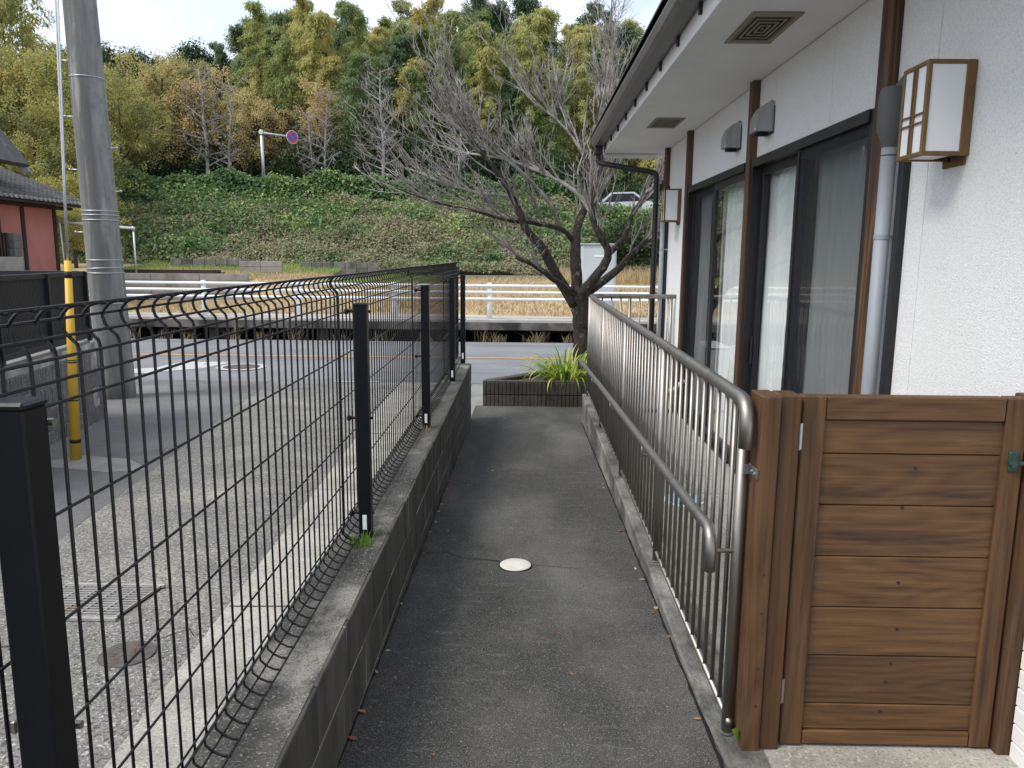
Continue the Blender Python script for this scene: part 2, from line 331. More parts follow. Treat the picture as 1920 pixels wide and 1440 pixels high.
m_orange = mat('orange_road_paint', [(.42,.21,.09),(.55,.28,.12)], 9, rough=.75, stains=[((.2,.17,.15), 3, (1,1,1), .5, .7, .7)])
m_soil = mat('brown_soil', [(.055,.042,.03),(.10,.078,.056)], 12, bump=.8, bscale=60, bdist=.02, rough=.95)
m_bank = mat('bank_soil', [(.035,.04,.018),(.085,.08,.045)], 2.5, bump=.6, bscale=12, bdist=.1, rough=.95)
m_hill = mat('forest_floor', [(.014,.012,.007),(.03,.026,.014)], 1.5, rough=.95)
m_field = mat('dry_field', [(.38,.285,.155),(.50,.385,.22)], 1.6, bump=.6, bscale=30, bdist=.03, rough=.95,
   stains=[((.15,.17,.06), .35, (1,1.5,1), .56, .68, .6), ((.25,.175,.10), .9, (1,2,1), .5, .7, .5)])
m_slab = mat('road_edge_slab', [(.10,.094,.086),(.18,.17,.15)], 4, bump=.5, bscale=70, rough=.95,
   stains=[((.025,.024,.022), 1.2, (1,1,.6), .42, .58, .9)])
m_slabtop = mat('slab_top', [(.36,.345,.315),(.46,.44,.41)], 3, bump=.4, bscale=70, rough=.95, stains=[((.2,.19,.17), 1.2, (1,1,1), .55, .7, .6)])
m_fconc = mat('field_concrete', [(.22,.21,.195),(.32,.305,.28)], 3, (1,1,.6), bump=.4, bscale=60, rough=.95, stains=[((.1,.095,.085), 1.3, (1,1,.3), .52, .7, .7)])
m_fblock = mat('field_block', [(.11,.105,.10),(.19,.185,.175)], 4, (1,1,.5), bump=.4, bscale=60, rough=.95, rnd=.2, stains=[((.04,.04,.038), 1.5, (1,1,.5), .5, .66, .8)])
m_red = mat('red_earth_plaster', [(.36,.135,.115),(.45,.18,.155)], 2, (1,1,.6), rough=.9, bump=.2, bscale=60, stains=[((.26,.10,.09), 1, (1,1,.4), .55, .75, .5)])
m_beam = mat('dark_timber', [(.022,.014,.012),(.04,.026,.022)], 5, (5,5,.4), rough=.75)
m_tile = mat('grey_clay_tile', [(.045,.044,.043),(.085,.083,.08)], 6, rough=.7, rnd=.2, stains=[((.15,.145,.13), 3, (1,1,1), .58, .75, .5)])
m_signblue = mat('sign_blue', [(.03,.09,.42)], 5, rough=.4)
m_signred = mat('sign_red', [(.55,.05,.06)], 5, rough=.4)
m_bark = mat('dark_bark', [(.020,.016,.013),(.060,.048,.040)], 18, (1,1,.4), bump=1.0, bscale=28, bdist=.03, rough=.95, stains=[((.20,.195,.165), 14, (1,1,.7), .58, .66, .65)], brush=(1,1,.35))
m_twig = mat('pale_twig_bark', [(.13,.11,.10),(.30,.27,.25)], 5, rough=.85, stains=[((.46,.44,.41), 2.5, (1,1,1), .52, .64, .7)])
m_fbark = mat('forest_bark', [(.04,.033,.027),(.08,.068,.056)], 5, (1,1,.4), rough=.9)
m_gbark = mat('grey_bark', [(.22,.205,.19),(.34,.32,.30)], 5, (1,1,.4), rough=.9)
m_culm = mat('bamboo_culm', [(.07,.09,.03),(.13,.14,.055)], 2, rough=.6, rnd=.3)
m_car = mat('silver_car_paint', [(.5,.53,.57)], 3, rough=.25, metal=.5)
m_tyre = mat('tyre_rubber', [(.012,.012,.012)], 10, rough=.8)
m_cabm = mat('pale_metal_sheet', [(.44,.46,.46),(.52,.54,.54)], 2, (1,1,.5), rough=.5)
m_dry = leafmat('dry_grass', [(.28,.20,.10),(.48,.37,.215),(.60,.49,.31)], .3, 2, isl=.9, objr=.1)
m_grass = leafmat('fresh_grass', [(.10,.20,.03),(.20,.34,.06),(.30,.42,.1)], .35, 3, isl=.6, objr=.2)
m_strap = leafmat('strap_leaf', [(.10,.20,.03),(.24,.38,.05),(.44,.54,.08),(.62,.62,.16)], .4, 1.2, rough=.45, isl=.2, objr=1.2)
m_ivy = leafmat('ivy_leaf', [(.03,.075,.026),(.07,.145,.045),(.13,.22,.065),(.36,.42,.13)], .28, .5, rough=.45, isl=.6, objr=0)
m_kudzu = leafmat('kudzu_leaf', [(.075,.145,.045),(.145,.205,.08),(.22,.245,.12),(.30,.27,.16),(.38,.31,.21)], .25, .2, rough=.6, isl=.75, objr=0)
m_bam = leafmat('bamboo_leaf', [(.085,.145,.075),(.15,.22,.09),(.245,.30,.105),(.38,.39,.13),(.50,.44,.15)], .45, .10, isl=.3, objr=1.1)
m_yellow = leafmat('yellowing_leaf', [(.12,.155,.06),(.26,.275,.095),(.44,.41,.12),(.56,.46,.15)], .42, .7, isl=.6, objr=.5)
m_orangel = leafmat('orange_leaf', [(.28,.29,.12),(.50,.44,.18),(.64,.51,.22),(.60,.44,.25)], .45, .4, isl=.7, objr=.7)
m_evgr = leafmat('evergreen_leaf', [(.03,.06,.026),(.055,.095,.036),(.10,.145,.05)], .25, .3, isl=.5, objr=.5)
m_litter = leafmat('fallen_leaf', [(.28,.10,.06),(.46,.28,.14),(.62,.50,.34)], .2, 3, isl=.2, objr=1.2)
# ============================================================ the setting
def zg(y): return -.033*(min(max(y, 1.2), 11.55) - 2.3)
YS = [-8, 1.2, 2.3, 4, 6, 8, 10, 11.55]
def strip(name, xa, xb, ys, off, mat_, kind='structure', parent=None):   # ground sheet between two edges, xa/xb functions of y
    mb = MB(); n = len(ys)
    vs = []
    for y in ys: vs += [(xa(y), y, zg(y)+off), (xb(y), y, zg(y)+off)]
    mb.add(vs, [(2*i, 2*i+1, 2*i+3, 2*i+2) for i in range(n-1)])
    o = obj(name, mb, mat_, parent)
    if kind and not parent: struct(o, kind)
    return o
g = MB(); prof = [(-40,zg(0)),(1.2,zg(0)),(11.55,zg(11.55)),(17.24,-.305)]
g.add([p for y,z in prof for p in ((-90,y,z),(90,y,z))], [(2*i,2*i+1,2*i+3,2*i+2) for i in range(3)])
struct(obj('ground', g, m_ground))
YL = [-8, 1.2] + [2+.5*i for i in range(20)]
def lin(a, b): return lambda y: a[0] + (b[0]-a[0])*(y-a[1])/(b[1]-a[1])
edge_as = lin((-2.68,4.08), (-3.74,10.87)); edge_gut = lin((-1.36,3.15), (-1.57,6.4))
strip('lane_asphalt', lambda y: -30, edge_as, YL, .004, m_asph)
strip('lane_aggregate', edge_as, edge_gut, YL, .008, m_agg)
strip('gutter', edge_gut, lambda y: -.78, YL, .012, m_gut)
path = strip('path', lambda y: -.59, lambda y: .66 if y < 8.35 else 1.6, [-8,1.2,2.3,4,6,8.34,8.36,9.4], .006, m_path)
rd = MB(); n = 13
rd.sheet(lambda u,v: (u, v, -.297 + .035*(1-((v-14.4)/2.85)**2)), [-90,-40,-15,0,15,40,90], [11.5+5.74*i/12 for i in range(13)])
struct(obj('road', rd, m_road))
mk = MB(); mk.sheet(lambda u,v: (u, v, -.297 + .035*(1-((v-14.4)/2.85)**2) + .004), [-90,-40,-15,0,15,40,90], [14.14,14.3]); struct(obj('road_marking', mk, m_orange))
# white painted arrow-like mark beside the manhole
zr = lambda y: -.297 + .035*(1-((y-14.4)/2.85)**2)
def road_poly(name, pts, m, up=.005):
    return struct(obj(name, MB().add([(x,y,zr(y)+up) for x,y in pts], [tuple(range(len(pts)))]), m))
road_poly('road_marking', [(-6.75,12.05),(-6.05,12.05),(-5.85,12.25),(-5.35,12.6),(-5.1,13.3),(-6.0,13.3),(-6.15,12.6),(-6.75,12.35)], m_white)
for x0, x1, y in ((-2.9,-2.2,11.45),(-1.6,-1.3,11.3)):
    struct(obj('road_marking', MB().add([(x0,y,zg(y)+.016),(x1,y,zg(y)+.016),(x1,y+.1,zg(y+.1)+.016),(x0,y+.1,zg(y+.1)+.016)], [(0,1,2,3)]), m_white))
# crack across the path and joint in the gutter
rn = rng(4)
def crack(pts, parent, w=.004, off=.009):
    vs = []; 
    for x, y in pts:
        ww = w*rn.uniform(.4, 1.2); vs += [(x, y-ww, zg(y)+off), (x, y+ww, zg(y)+off)]
    return obj('crack', MB().add(vs, [(2*i,2*i+2,2*i+3,2*i+1) for i in range(len(pts)-1)]), m_void, parent)
crack([(-.55,4.13),(-.47,4.11),(-.42,4.13),(-.36,4.07),(-.30,4.03),(-.22,4.03),(-.12,4.0)], path)
crack([(.06,3.95),(.2,3.93),(.35,3.9)], path, .0015)
def seam(x, y0, y1, w, off, m, name):
    vs = []; ys = np.arange(y0, y1, .06)
    for y in ys:
        a = w*rn.uniform(.5,1.3); j = rn.uniform(-.003,.003); vs += [(x-a+j,y,zg(y)+off),(x+a+j,y,zg(y)+off)]
    obj(name, MB().add(vs, [(2*i,2*i+1,2*i+3,2*i+2) for i in range(len(ys)-1)]), m, path)
seam(.646, 1.6, 8.3, .006, .0085, m_void, 'joint_gap'); seam(-.570, 1.2, 8.3, .004, .0085, m_void, 'dirt_line')
gut = [o for o in COL.objects if o.name == 'gutter'][0]
for y in (3.35, 5.4, 7.5): crack([(edge_gut(y)+.01,y),(-1.1,y+.01),(-.8,y)], gut, .004, .015)
lag = [o for o in COL.objects if o.name == 'lane_aggregate'][0]
crack([(-1.7,2.87),(-1.62,2.95)], lag, .004, .011); crack([(-1.55,3.0),(-1.45,3.12),(-1.40,3.05)], lag, .004, .011)
crack([(-2.45,2.9),(-2.1,2.93),(-1.9,2.91)], lag, .004, .011); crack([(-2.2,1.6),(-1.95,2.3),(-1.85,2.8)], lag, .003, .011)
crack([(edge_as(y)+.01*math.sin(9*y), y) for y in [2.2+.35*i for i in range(25)]], lag, .006, .010)

# ditch and the slab over it, field, bank and wooded hill
dt = MB(); dt.add([p for y,z in ((17.24,-.31),(17.26,-.95),(18.5,-.95),(18.52,-.03)) for p in ((-90,y,z),(90,y,z))], [(0,1,3,2),(2,3,5,4),(4,5,7,6)])
struct(obj('ditch', dt, m_void))  # faces coloured near black to paint in the shade under the slab
slab = struct(obj('road_edge_slab', MB().cbox(-60,60,17.42,18.6,-.05,.13,.015), m_slab))
st = MB().box(-60,60,17.425,18.6,.134,.19); obj('slab_top', st, m_slabtop, slab)
for i in range(-9, 8):
    obj('slab_support', MB().cbox(i*2.6+.4, i*2.6+.62, 17.9, 18.3, -.95, -.05, .01), m_slab, slab)
def fz(x, y): return (-.14*min(1,(y-18.6)/2) if x < -7.5 and y < 22.05 else 0) + .17 + .68*max(0, (y-18.6)/10.4) + .05*math.sin(x*.7)*math.sin(y*.9) + (.35 if x < -6.5 and y > 22.05 else 0)*min(1, max(0, (y-22.05)/.6))
fd = MB(); fd.sheet(lambda u,v: (u,v,fz(u,v)), [-60,-40,-30,-24] + [-20+.8*i for i in range(40)] + [14,20,30,60], [18.58+.45*i for i in range(7)]+[21.6,21.98,22.06,22.2,22.7]+[23.1+.45*i for i in range(14)])
struct(obj('field', fd, m_field))
BP = [(28.9,.85),(29.6,1.15),(31,2.0),(32.6,3.0),(33.7,3.55),(34.2,3.8),(34.5,4.45),(34.9,4.75),(36,4.7),(42,4.7),(45,5.5),(60,9.5),(75,14),(95,18),(140,21)]
def sst(t): t = np.clip(t, 0, 1); return t*t*(3-2*t)
def drop(x, y): return 1.3*sst((np.asarray(x, float)-.0)/5.0)*sst((np.asarray(y, float)-29.5)/4.5)*(1-sst((np.asarray(y, float)-44)/10))
def bz(x, y):
    z = np.interp(y, [p[0] for p in BP], [p[1] for p in BP]) - drop(x, y)
    return float(z) + (.12*math.sin(x*.8)+.1*math.sin(x*.37+1)) * (1 if 29.5 < y < 34 else .3)
bk = MB(); us = [-26+1.0*i for i in range(52)]
bk.sheet(lambda u,v: (u,v,bz(u,v)), [-60,-40]+us+[40,60], [28.8,29.6,30.3,31,31.8,32.6,33.2,33.7,34.2,34.35,34.5,34.9,36.0])
struct(obj('embankment', bk, m_bank))
hl = MB(); hl.sheet(lambda u,v: (u,v,bz(u,v)-(0.0 if v > 42 else .004)), [-120,-80,-60]+[-50+4*i for i in range(20)]+[40,60,100], [36,42,45,50,55,60,65,70,75,80,88,95,110,140])
struct(obj('hillside', hl, m_hill))
ur = MB().sheet(lambda u,v: (u,v,4.79-float(drop(u,v))), [-90,-40,-10,0,.5,1,1.5,2,2.5,3,3.5,4,4.5,5,8,20,90], [36.6,38,39.6,41.2]); struct(obj('upper_road', ur, m_road))

# ============================================================ block wall beside the path
def wt(y): return .396 + .008*(y-2)
w = thing('block_wall', 'low weathered grey block wall carrying the black mesh fence beside the path', 'wall', (-.69, 3.5, zg(3.5)))
core = MB(); vs = []
for y in (-1.6, 8.33):
    vs += [(-.586,y,-.5),(-.80,y,-.5),(-.80,y,wt(y)),(-.586,y,wt(y))]
core.add(vs, [(0,1,2,3),(7,6,5,4),(0,4,5,1),(1,5,6,2),(2,6,7,3),(3,7,4,0)])
obj('wall_core', core, m_wtop, w)
jm = MB(); jm.add([(-.5758,-1.6,-.5),(-.5758,8.335,-.5),(-.5758,8.335,wt(8.3)-.012),(-.5758,-1.6,wt(-1.6)-.012)], [(0,1,2,3)]); obj('mortar_joint', jm, m_mortar, w)
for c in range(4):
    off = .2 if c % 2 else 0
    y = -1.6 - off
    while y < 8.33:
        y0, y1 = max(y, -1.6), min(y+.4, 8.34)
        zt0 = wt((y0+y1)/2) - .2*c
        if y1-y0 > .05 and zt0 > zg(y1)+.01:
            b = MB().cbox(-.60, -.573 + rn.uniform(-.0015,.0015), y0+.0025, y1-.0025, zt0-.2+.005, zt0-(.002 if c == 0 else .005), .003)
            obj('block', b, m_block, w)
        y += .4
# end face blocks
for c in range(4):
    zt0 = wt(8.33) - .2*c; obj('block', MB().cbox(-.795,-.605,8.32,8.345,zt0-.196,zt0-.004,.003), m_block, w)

# ------------------------------------------------------------ black mesh fence
f = thing('mesh_fence', 'black welded wire mesh fence with curled top standing on the block wall', 'fence', (-.67, 3.1, wt(3.1)))
XW = -.742
def fo(y): return .003*(y-1)
prof_w = [(.018,.417),(.045,.418),(.052,.43),(.046,.444)] # unused outline of the lower hook
wp = [(XW+.055,.418),(XW+.035,.420),(XW+.014,.430),(XW-.004,.446),(XW-.006,.462),(XW,.478),(XW,.60),(XW,1.0),(XW,1.437),(XW-.003,1.450),(XW-.014,1.461),(XW-.024,1.472),(XW-.028,1.486),(XW-.024,1.499),(XW-.014,1.510),(XW+.002,1.5155),(XW+.016,1.5145)]
vw = MB().tube([(x,0,z) for x,z in wp], .0032, 7).mesh('vertical_wire', True); vw.materials.append(m_wire)
y = -1.446; i = 0
while y < 8.72:
    obj('vertical_wire', vw, None, f, loc=(0, y, fo(y))); y += .0645
vt = MB().tube([(x,0,z) for x,z in wp], 0.0042, 7).mesh('panel_edge_wire', True); vt.materials.append(m_black)
for yy in (-1.27, .90, 3.05, 5.12, 7.08):
    obj('panel_edge_wire', vt, None, f, loc=(0, yy, fo(yy)))
for x, z in ((XW+.010,1.517),(XW-.031,1.492),(XW-.013,1.4655),(XW+.006,1.436),(XW+.006,1.401),(XW+.006,1.366),(XW+.006,1.192),(XW+.006,1.016),(XW+.006,.841),(XW+.006,.666),(XW+.006,.505),(XW+.006,.480),(XW-.010,.458),(XW+.008,.4255),(XW+.055,.4245)):
    obj('horizontal_wire', MB().tube([(x,-1.47,z+fo(-1.47)),(x,4.5,z+fo(4.5)),(x,8.74,z+fo(8.74))], .0029, 7), m_wire, f, True)
for k, py in enumerate((.985, -1.185, 3.155, 5.22, 7.17, 8.42)):
    pz = wt(py) - .01
    p = obj('post', MB().cbox(-.696,-.644,py-.026,py+.026,pz,1.40,.003), m_black, f)
    obj('cap', MB().cbox(-.698,-.642,py-.028,py+.028,1.397,1.409,.004), m_black, p)
    obj('sticker', MB().cbox(-.679,-.661,py-.0275,py-.0262,pz+.05,pz+.115,.0003), m_lampg, p)
    for z in (1.372, .92, .50):
        bl = MB().tube([(XW+.004,py+.032,z),(-.64,py+.032,z)], .006, 8); bl.cbox(XW-.004, XW+.012, py+.02, py+.038, z-.01, z+.01, .002)
        obj('bolt', bl, m_steel if k == 0 else m_black, p)
# grass tufts at the foot of the posts
def tuft(name, c, n, h, spread, m, label, cat, group=None, w=.004, seed=1, lean=.5):
    r = rng(seed); mb = MB()
    for _ in range(n):
        a = r.uniform(0, 6.283); d = spread*math.sqrt(r.random()); x, y = c[0]+d*math.cos(a), c[1]+d*math.sin(a); hh = h*r.uniform(.5,1.15)
        b = r.uniform(0, 6.283); l = hh*r.uniform(.05, lean); dx, dy = math.cos(b), math.sin(b)
        mb.add([(x-dy*w,y+dx*w,c[2]),(x+dy*w,y-dx*w,c[2]),(x+dx*l*.4+dy*w*.8,y+dy*l*.4-dx*w*.8,c[2]+hh*.6),(x+dx*l*.4-dy*w*.8,y+dy*l*.4+dx*w*.8,c[2]+hh*.6),(x+dx*l,y+dy*l,c[2]+hh)], [(0,1,2,3),(3,2,4)])
    return tag(obj(name, mb, m), label, cat, group)
tuft('grass_tuft', (-.675,3.06,wt(3.06)-.003), 130, .05, .05, m_grass, 'bright green grass tuft at the foot of a black fence post', 'grass', w=.0018, seed=3)
tuft('grass_tuft', (-.632,3.19,wt(3.19)-.003), 26, .022, .026, m_grass, 'tiny grass sprig in a gap behind the fence post on the wall', 'grass', w=.0015, seed=5)
tuft('grass_tuft', (-.67,5.14,wt(5.1)-.003), 40, .045, .045, m_dry, 'yellowed grass tuft at a farther fence post foot', 'grass', w=.0018, seed=6)

# ============================================================ white cover, fallen leaves
cv = thing('pit_cover', 'round ivory plastic inspection cover set in the dark path', 'cover', (-.032,3.94,zg(3.94)))
obj('lid', MB().lathe([(.078,.002),(.084,.003),(.084,.010),(.080,.0125),(.02,.0135)], (-.032,3.94,zg(3.94)+.004), 40), m_pvcw, cv, True, sharp=40)
obj('rim', MB().lathe([(.086,.0),(.091,.0),(.091,.008),(.086,.008)], (-.032,3.94,zg(3.94)+.003), 40), m_void, cv)
lf = MB().add([(0,-.02,.003),(.012,-.004,.006),(.006,.012,.004),(0,.022,.009),(-.006,.012,.004),(-.012,-.004,.007)], [(0,1,2,3,4,5)]).mesh('fallen_leaf'); lf.materials.append(m_litter)
r9 = rng(9); spots = []
for k in range(14): y = r9.uniform(2.3,7); spots.append((r9.uniform(-.57,-.545), y, 'small dry leaf lying along the foot of the block wall', 'leaves by the wall'))
for k in range(9): y = r9.uniform(2.4,6); spots.append((r9.uniform(.61,.645), y, 'small dry leaf lying in the gap beside the curb', 'leaves by the curb'))
for k in range(16): spots.append((r9.uniform(-.5,.6), r9.uniform(2.2,8.5), 'tiny pale leaf scrap lying on the open path', 'leaf scraps on the path'))
for k in range(10): spots.append((r9.uniform(-3.4,-.9), r9.uniform(2.6,9), 'tiny leaf scrap lying in the lane behind the fence', 'leaf scraps in the lane'))
for x, y, lb, gp in spots:
    o = obj('fallen_leaf', lf, None, None, loc=(x,y,zg(y)+(.0065 if x>-.7 else .013)), rot=(r9.uniform(-.15,.15),r9.uniform(-.15,.15),r9.uniform(0,6.3))); s = r9.uniform(.3,.7) if 'tiny' in lb else r9.uniform(.5,1.0); o.scale=(s,s,s)
    tag(o, lb, 'leaf', gp)

# ============================================================ curb, terrace, steel railing
def ct(y): return .008 + .018*(y-2.3)
cb = thing('curb', 'long weathered concrete curb under the steel railing beside the path', 'curb', (.72,5.3,zg(5.3)))
vs = []; ycb = [2.2,2.28] + [2.8+.5*i for i in range(11)] + [8.36]
r2 = rng(2)
for y in ycb:
    e = r2.uniform(-.003,.003)
    vs += [(.652,y,-.6),(.652+e,y,ct(y)-.008),(.662+e,y,ct(y)),(.80,y,ct(y)+.002),(.80,y,-.6)]
cm = MB(); n = len(ycb)
cm.add(vs, [(5*i+j,5*i+j+1,5*i+j+6,5*i+j+5) for i in range(n-1) for j in range(4)] + [(0,1,2,3,4),tuple(5*(n-1)+j for j in (4,3,2,1,0))])
obj('curb_body', cm, m_curb, cb)
obj('threshold', MB().cbox(.80,1.66,2.16,2.44,-.06,.004,.006), m_gut, cb)
tr = MB(); tr.add([(.80,2.3,-.012),(1.75,2.3,-.012),(.80,8.36,.03),(1.75,8.36,.03),(.80,2.3,-.7),(1.75,2.3,-.7),(.80,8.36,-.7),(1.75,8.36,-.7)], [(0,1,3,2),(0,4,5,1),(2,3,7,6),(1,5,7,3),(0,2,6,4)])
terrace = struct(obj('terrace', tr, m_terr))
mt = MB(); r3 = rng(3)
for i in range(14):
    y0 = 2.45 + i*.425
    obj('paving_tile', MB().cbox(1.20,1.60,y0,y0+.42,-.02,.028+.0065*(y0-2.4),.004), m_mat, terrace)
bl = thing('pit_cover', 'round blue plastic inspection lid in the terrace behind the railing', 'cover', (1.08,4.95,.005))
obj('lid', MB().lathe([(.100,.0),(.118,.0),(.118,.018),(.105,.022),(.02,.024)], (1.08,4.95,.004), 36), m_blue, bl, True, sharp=40)
obj('rim', MB().lathe([(.122,.0),(.135,.0),(.135,.010),(.122,.010)], (1.08,4.95,.004), 36), m_pvcw, bl)

XR = .705
def rb(y): return .062 + .0175*(y-2.4)      # bottom rail height
def rt(y): return 1.165 + .006*(y-2.4)      # top rail height
rl = thing('metal_railing', 'brushed steel railing of thin upright bars beside the path', 'railing', (XR,5.3,ct(5.3)))
pts = [(XR-.012,2.335,1.02),(XR-.012,2.335,1.10)] + [(XR-.012, 2.335+.065*(1-math.cos(a)), 1.10+.065*math.sin(a)) for a in (R(25),R(50),R(70),R(90))]
pts += [(XR-.008,2.6,rt(2.6)),(XR,4,rt(4)),(XR,6,rt(6)),(XR,8.1,rt(8.1))] + [(XR+.16*(1-math.cos(a)), 8.1+.16*math.sin(a), rt(8.2)) for a in (R(25),R(50),R(75),R(90))] + [(1.2,8.26,rt(8.2)),(1.615,8.26,rt(8.2))]
obj('top_rail', MB().tube(pts, .0225, 16), m_steel, rl, True)
obj('bottom_rail', MB().tube([(XR,2.37,rb(2.37)),(XR,5,rb(5)),(XR,8.24,rb(8.24))], .012, 10), m_steel, rl, True)
obj('bottom_rail', MB().tube([(XR,8.26,rb(8.24)),(1.6,8.26,rb(8.24))], .012, 10), m_steel, rl, True)
for py in (2.40, 3.83, 5.30, 6.78, 8.25):
    p = obj('post', MB().tube([(XR,py,ct(py)-.02),(XR,py,rt(py)-.008)], .019, 14), m_steel, rl, True)
    obj('collar', MB().tube([(XR,py,ct(py)),(XR,py,ct(py)+.008)], .026, 14), m_curb, p, True)
for px in (1.13, 1.57): obj('post', MB().tube([(px,8.26,.0),(px,8.26,rt(8.2)-.01)], .017, 12), m_steel, rl, True)
y = 2.40; bal = []
segs = [(2.40,3.83),(3.83,5.30),(5.30,6.78),(6.78,8.25)]
for a, b in segs:
    n = 13
    for i in range(1, n): bal.append((XR, a+(b-a)*i/n))
for i in range(1, 9): bal.append((XR+.1*i+.03, 8.26))
for x, y in bal:
    y_ = min(y, 8.24)
    obj('baluster', MB().tube([(x,y,rb(y_)),(x,y,rt(y_)-.012)], .0085, 8), m_steel, rl, True)
hr = [(.612,2.375,.60),(.612,2.375,.675)] + [(.612, 2.375+.06*(1-math.cos(a)), .675+.06*math.sin(a)) for a in (R(30),R(55),R(78))] + [(.612,2.6,.722),(.612,4,.672),(.612,6,.596),(.612,8.25,.508),(.612,8.31,.49),(.612,8.34,.44),(.612,8.34,.40)]
h = obj('handrail', MB().tube(hr, .0195, 16), m_steel, rl, True)
def hz(y): return .722 - .0378*(y-2.6)
for py in (2.40, 3.83, 5.30, 6.78, 8.2):
    z = hz(py) - .07
    obj('bracket', MB().tube([(.612,py,hz(py)-.01),(.612,py,z+.015),(.618,py,z+.003),(.64,py,z),(XR,py,z)], .0075, 8), m_steel, h, True)
# ============================================================ timber gate
gt = thing('timber_gate', 'brown stained timber gate of horizontal boards between two posts', 'gate', (1.2,2.36,.0))
GY0, GY1 = 2.335, 2.385
for x0, x1 in ((.862,.935),(1.487,1.553)):
    obj('stile', MB().cbox(x0,x1,GY0,GY1,.012,1.187,.004), m_gwoodv, gt)
obj('rail', MB().cbox(.937,1.485,GY0+.002,GY1,1.112,1.186,.004), m_gwood, gt)
obj('rail', MB().cbox(.937,1.485,GY0+.002,GY1,.014,.062,.004), m_gwood, gt)
bz_ = [1.112,1.003,.836,.666,.493,.325,.155,.062]
for a, b in zip(bz_[1:], bz_[:-1]):
    bm = MB().cbox(0,.56,0,.022,a-b+.0014,-.0014,.003); o = obj('board', bm, m_gwood, gt, loc=(.932,GY0+.013,b))
obj('backing', MB().box(.94,1.48,GY0+.028,GY1-.004,.06,1.115), m_beam, gt)
for z in (1.06, .205):
    hm = MB().cbox(.851,.866,GY0-.002,GY0+.003,z-.042,z+.042,.001); hm.tube([(.8575,GY0-.004,z-.042),(.8575,GY0-.004,z+.042)], .004, 8)
    obj('hinge', hm, m_galv if z > .5 else m_vent, gt)
m_green = mat('green_patina', [(.022,.055,.043),(.04,.085,.068)], 20, rough=.5, metal=.4)
lt = MB().cbox(1.505,1.535,GY0-.006,GY0+.002,.955,1.02,.003); lt.tube([(1.50,GY0-.013,.985),(1.60,GY0-.013,.985)], .007, 8); lt.lathe([(.012,-.01),(.012,.01)], (1.517,GY0-.012,.985), 10)
obj('latch', lt, m_green, gt)
for k, (x, z) in enumerate([(1.23,.96),(1.2,.83),(1.22,.42),(1.21,.30),(1.2,.235),(1.19,.13),(1.21,.58)]):
    obj('knot', MB().tube([(x,GY0+.0135,z),(x,GY0+.0115,z)], .006, 8), m_beam, gt)
for k, (x0, x1, y0, y1, zt_, m) in enumerate([(.728,.786,2.30,2.43,1.19,m_gwoodv),(.789,.853,2.318,2.42,1.19,m_gwoodv)]):
    p = tag(obj('gate_post', MB().cbox(x0,x1,y0,y1,-.05,zt_,.004), m), ['weathered timber gate post bolted to the end of the railing', 'timber gate post carrying the gate hinges'][k], 'post')
    if k == 0:
        for z in (.62, .49, .30, .17): obj('knot', MB().tube([(.765,2.3005,z),(.765,2.298,z)], .004, 8), m_beam, p)
p = tag(obj('gate_post', MB().cbox(1.562,1.628,2.31,2.43,-.02,1.19,.004), m_gwoodv), 'timber gate post against the white house wall on the latch side', 'post')
obj('strike_plate', MB().cbox(1.61,1.64,2.300,2.3095,.55,.60,.002), m_blackal, p)
cl = thing('steel_clip', 'small bolted steel clip joining the railing end to the gate post', 'bracket', (.73,2.37,.9))
obj('plate', MB().cbox(.722,.7275,2.30,2.40,.93,.96,.001).cbox(.70,.727,2.36,2.366,.93,.96,.001), m_hoodp, cl)
for y in (2.315,2.345): obj('bolt', MB().tube([(.7225,y,.945),(.716,y,.945)], .005, 8), m_galv, cl)
sp = MB(); 
for a in range(5): sp.add([(.725,2.33,.02),(.725+.03*math.cos(a*1.3),2.32+.02*math.sin(a*1.3),.045+.01*a),(.725+.012*math.cos(a*1.3+.6),2.325,.06+.008*a)], [(0,1,2)])
tag(obj('sprout', sp, m_grass), 'small green weed sprouting by the gate post foot', 'weed')
# ============================================================ house on the right
XH = 1.62; ZS = 2.82; Z0 = -.03; YE = 8.98
H = thing('house', 'white textured house with brown timber posts and deep white eave', 'house', (2.6,5,0))
SE = [-4.0,-2.2,-.4,1.4,2.3,3.22,4.30,5.25,6.15,7.10,8.10,YE]
for a, b in zip(SE[:-1], SE[1:]):
    segs = [(a, b, 2.29, ZS-.004)] if a >= 3.0 else [(a, b, Z0, ZS-.004)]
    if a < 3.5 < b and a >= 3.0: segs = [(a, 3.54, Z0, ZS-.004), (3.54, b, 2.29, ZS-.004)]
    if a >= 8.0: segs = [(a, b, Z0, ZS-.004)]
    if 7.0 < a < 8: segs = [(a, 7.74, 2.29, ZS-.004), (7.74, b, Z0, ZS-.004)]
    for (y0, y1, z0, z1) in segs:
        g0 = .0025 if y0 == a else -.001
        obj('wall_panel', MB().cbox(XH, XH+.07, y0+g0, y1-(.0025 if y1 == b else -.001), z0, z1, .0015), m_stucco, H)
obj('wall_backing', MB().box(XH+.071,XH+.09,-4,3.6,Z0,3.2).box(XH+.071,XH+.09,3.6,7.76,2.3,3.2).box(XH+.071,XH+.09,7.76,YE,Z0,3.2), m_void, H)
obj('end_wall', MB().box(XH,6.5,YE,YE+.05,Z0,3.6), m_stucco, H)
obj('rear_wall', MB().box(6.45,6.5,-4,YE,Z0,3.2), m_stucco, H)
rm = MB(); rm.box(3.6,3.65,3.0,8.9,0,2.5).box(XH+.1,3.6,3.0,3.05,0,2.5).box(XH+.1,3.6,8.85,8.9,0,2.5).box(XH+.1,3.6,3.0,8.9,2.48,2.52).box(XH+.1,3.6,3.0,8.9,.0,.03)
obj('room', rm, m_room, H)
